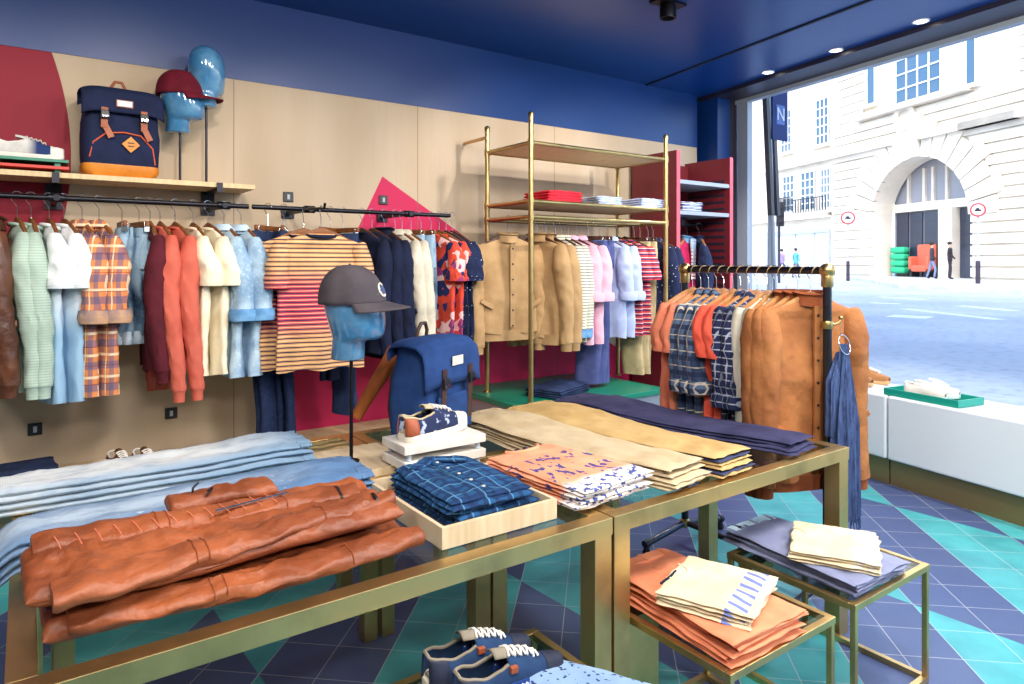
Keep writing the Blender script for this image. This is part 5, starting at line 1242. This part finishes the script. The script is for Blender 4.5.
def cap(label, loc, rz, mat, brim, logo, logo2):
    t = thing('baseball_cap', label, 'cap', loc, rz)
    rs = []
    for i in range(12):
        a = R(4+86*i/12); rr = math.cos(a)**.85; zz = .134*math.sin(a)
        rs.append([(-.006+.122*rr*math.cos(q)-.010*math.sin(a), .104*rr*math.sin(q)*(1+.012*math.cos(6*q)), zz-.012*math.cos(q+PI)*0) for q in [2*PI*k/36 for k in range(36)]])
    rs = [[(p[0], p[1], -.006) for p in rs[0]]]+rs
    MB().loft(rs, False, True).build('crown', mat, t, solid=.003)
    def br(u, v):
        a = R(-72+144*v); r0, r1 = 1.0, 1.0+.78*math.cos(a*.98)**.55; k = r0+(r1-r0)*u
        x = -.006+.122*math.cos(a)*k; y = .104*math.sin(a)*(1+.06*u)
        return (x, y, .002-.040*u*u*0-.35*abs(y)**1.35*(.25+.75*u)-.018*u)
    MB().grid(br, 12, 24).build('brim', brim, t, solid=.005)
    MB().ball((-.016, 0, .134), .006, 10).build('top_button', mat, t)
    def pt(sc, off, yy=0):
        mb = MB()
        n = 20; c0 = Vector((.105, 0, .052)); 
        vs = []
        for k in range(n):
            a = 2*PI*k/n; yv = .030*sc*math.cos(a)+yy; zv = .046+.026*sc*math.sin(a)
            ss_ = min(.98, zv/.134); rr = math.cos(math.asin(ss_))**.85; xx = -.006+.122*rr*math.sqrt(max(0, 1-(yv/(.104*rr))**2))-.010*ss_
            vs.append((xx+off, yv, zv))
        return mb.add(vs, [tuple(range(n))])
    lg = pt(1.0, .0035).build('badge', logo, t, smooth=False); pt(.62, .0055).build('badge_centre', logo2, t, smooth=False)
    MB().grid(lambda u, v: (.098+.002*math.sin(v*9)+.006, -.035+.07*v, .020+.012*u), 2, 10).build('badge_lettering', logo, t, solid=.002)
    return t
p = atz(354, 461, .78)
t = thing('wooden_box', 'pale wooden board under the mannequin head stand', 'board', (p.x+.02, p.y+.03, TZ)); MB().b2((-.14, -.16, 0), (.16, .17, .028)).build('board_top', M['tray_wood'], t, smooth=False, bevel=.002)
zb = TZ+.0285
head('blue glass head wearing the grey cap on a tall pole', (p.x, p.y, zb), R(-33), 1.150-zb)
GC = fabric('charcoal_cap', (88, 80, 84), (74, 68, 74)).done(); RC = fabric('maroon_cap', (108, 22, 40), (92, 16, 32)).done()
cap('washed charcoal baseball cap with a round badge on the blue head', (p.x, p.y, 1.150+.205), R(-45), GC, GC, M['white_rubber'], plain('badge_blue', (70, 84, 130), .7))
for (px, pn, lab, rz) in ((180, 133, 'blue glass head wearing the maroon cap on the wall shelf', R(-20)), (205, 108, 'bare blue glass head on the tallest pole, behind the maroon cap', R(60))):
    q = aty(px, pn, 4.05); head(lab, (q.x+.01, 4.05, SZ+.027), rz, q.z-SZ-.027)
    if px == 180: cap('maroon baseball cap with white emblem on the shelf head', (q.x+.01, 4.05, q.z+.205), rz-R(4), RC, RC, M['line_white'], RC)

# ================================================================== SCARF
hx, hy = GX+.055, GY0-.034
m = Mat('indigo_scarf', .9, spec=.1).base((70, 88, 130)); m.mottle((50, 62, 98), 14, .4, .65, 4, (6, 6, 1)); m.mottle((120, 140, 180), 30, .6, .75, 3, (5, 5, .6), .5); m.bump(m.noise(60, 3, (5, 5, .6)), .6, .004); SC = m.done()
t = thing('scarf', 'long crinkled indigo scarf looped through a metal ring on the pipe rail hook', 'scarf', (hx, hy-.012, 0))
rs = []
for i in range(30):
    v = i/29; z = 1.13-.76*v; rr = .020+.05*min(1, v*2.2)+.012*v
    rs.append([((rr*1.15*math.cos(a)*(1+.16*math.sin(a*9+v*2)))+.012*v, rr*.55*math.sin(a)*(1+.2*math.sin(a*11+v)), z+.01*math.sin(a*5)) for a in [2*PI*k/60 for k in range(60)]])
MB().loft(rs).build('scarf_drape', SC, t)
rs = []
for i in range(16):
    v = i/15; z = 1.10-.36*v; rr = .02+.026*min(1, v*3)
    rs.append([(-.05*min(1, v*3)+rr*math.cos(a)*(1+.15*math.sin(a*7+v)), .02+rr*.6*math.sin(a), z) for a in [2*PI*k/36 for k in range(36)]])
MB().loft(rs).build('scarf_tail', SC, t)
fr = MB()
for i in range(26):
    a = 2*PI*i/26; x, y = .012+.084*math.cos(a)*1.1, .04*math.sin(a); fr.tube([(x, y, .375), (x*1.03, y*1.1, .345), (x*1.05+.004*math.sin(i), y*1.1, .318+.01*math.sin(i*2.3))], .003, 5)
fr.build('fringe', SC, t)
t = thing('ring', 'metal ring hanging from the hook and holding the indigo scarf', 'ring', (hx, hy, 1.25))
MB().tube([(.042*math.cos(a), -.014+.012*math.sin(a), -.115+.042*math.sin(a)) for a in [2*PI*k/28 for k in range(29)]], .003, 8, False).build('ring_band', M['chrome'], t)
MB().tube([(0, 0, -.072), (0, .002, -.03), (0, .0, .008)], .0015, 6).build('ring_wire', M['chrome'], t)

# sleeve seen behind the backpack
a_, b_ = aty(394, 352, 2.66), aty(359, 412, 2.66)
t = thing('leather_sleeve', 'cognac leather sleeve slanting down behind the left of the blue backpack', 'sleeve', a_); d_ = b_-a_
MB().tube([(.10, .0, .03), (0, 0, 0), tuple(d_*.35+Vector((.006, 0, 0))), tuple(d_*.7), tuple(d_)], [.030, .034, .032, .028, .024], 18).build('arm', F_['suede2'], t)
MB().tube([tuple(d_*.98), tuple(d_*1.03), tuple(d_*1.10)], [.022, .026, .025], 18).build('cuff', F_['suede2'], t)
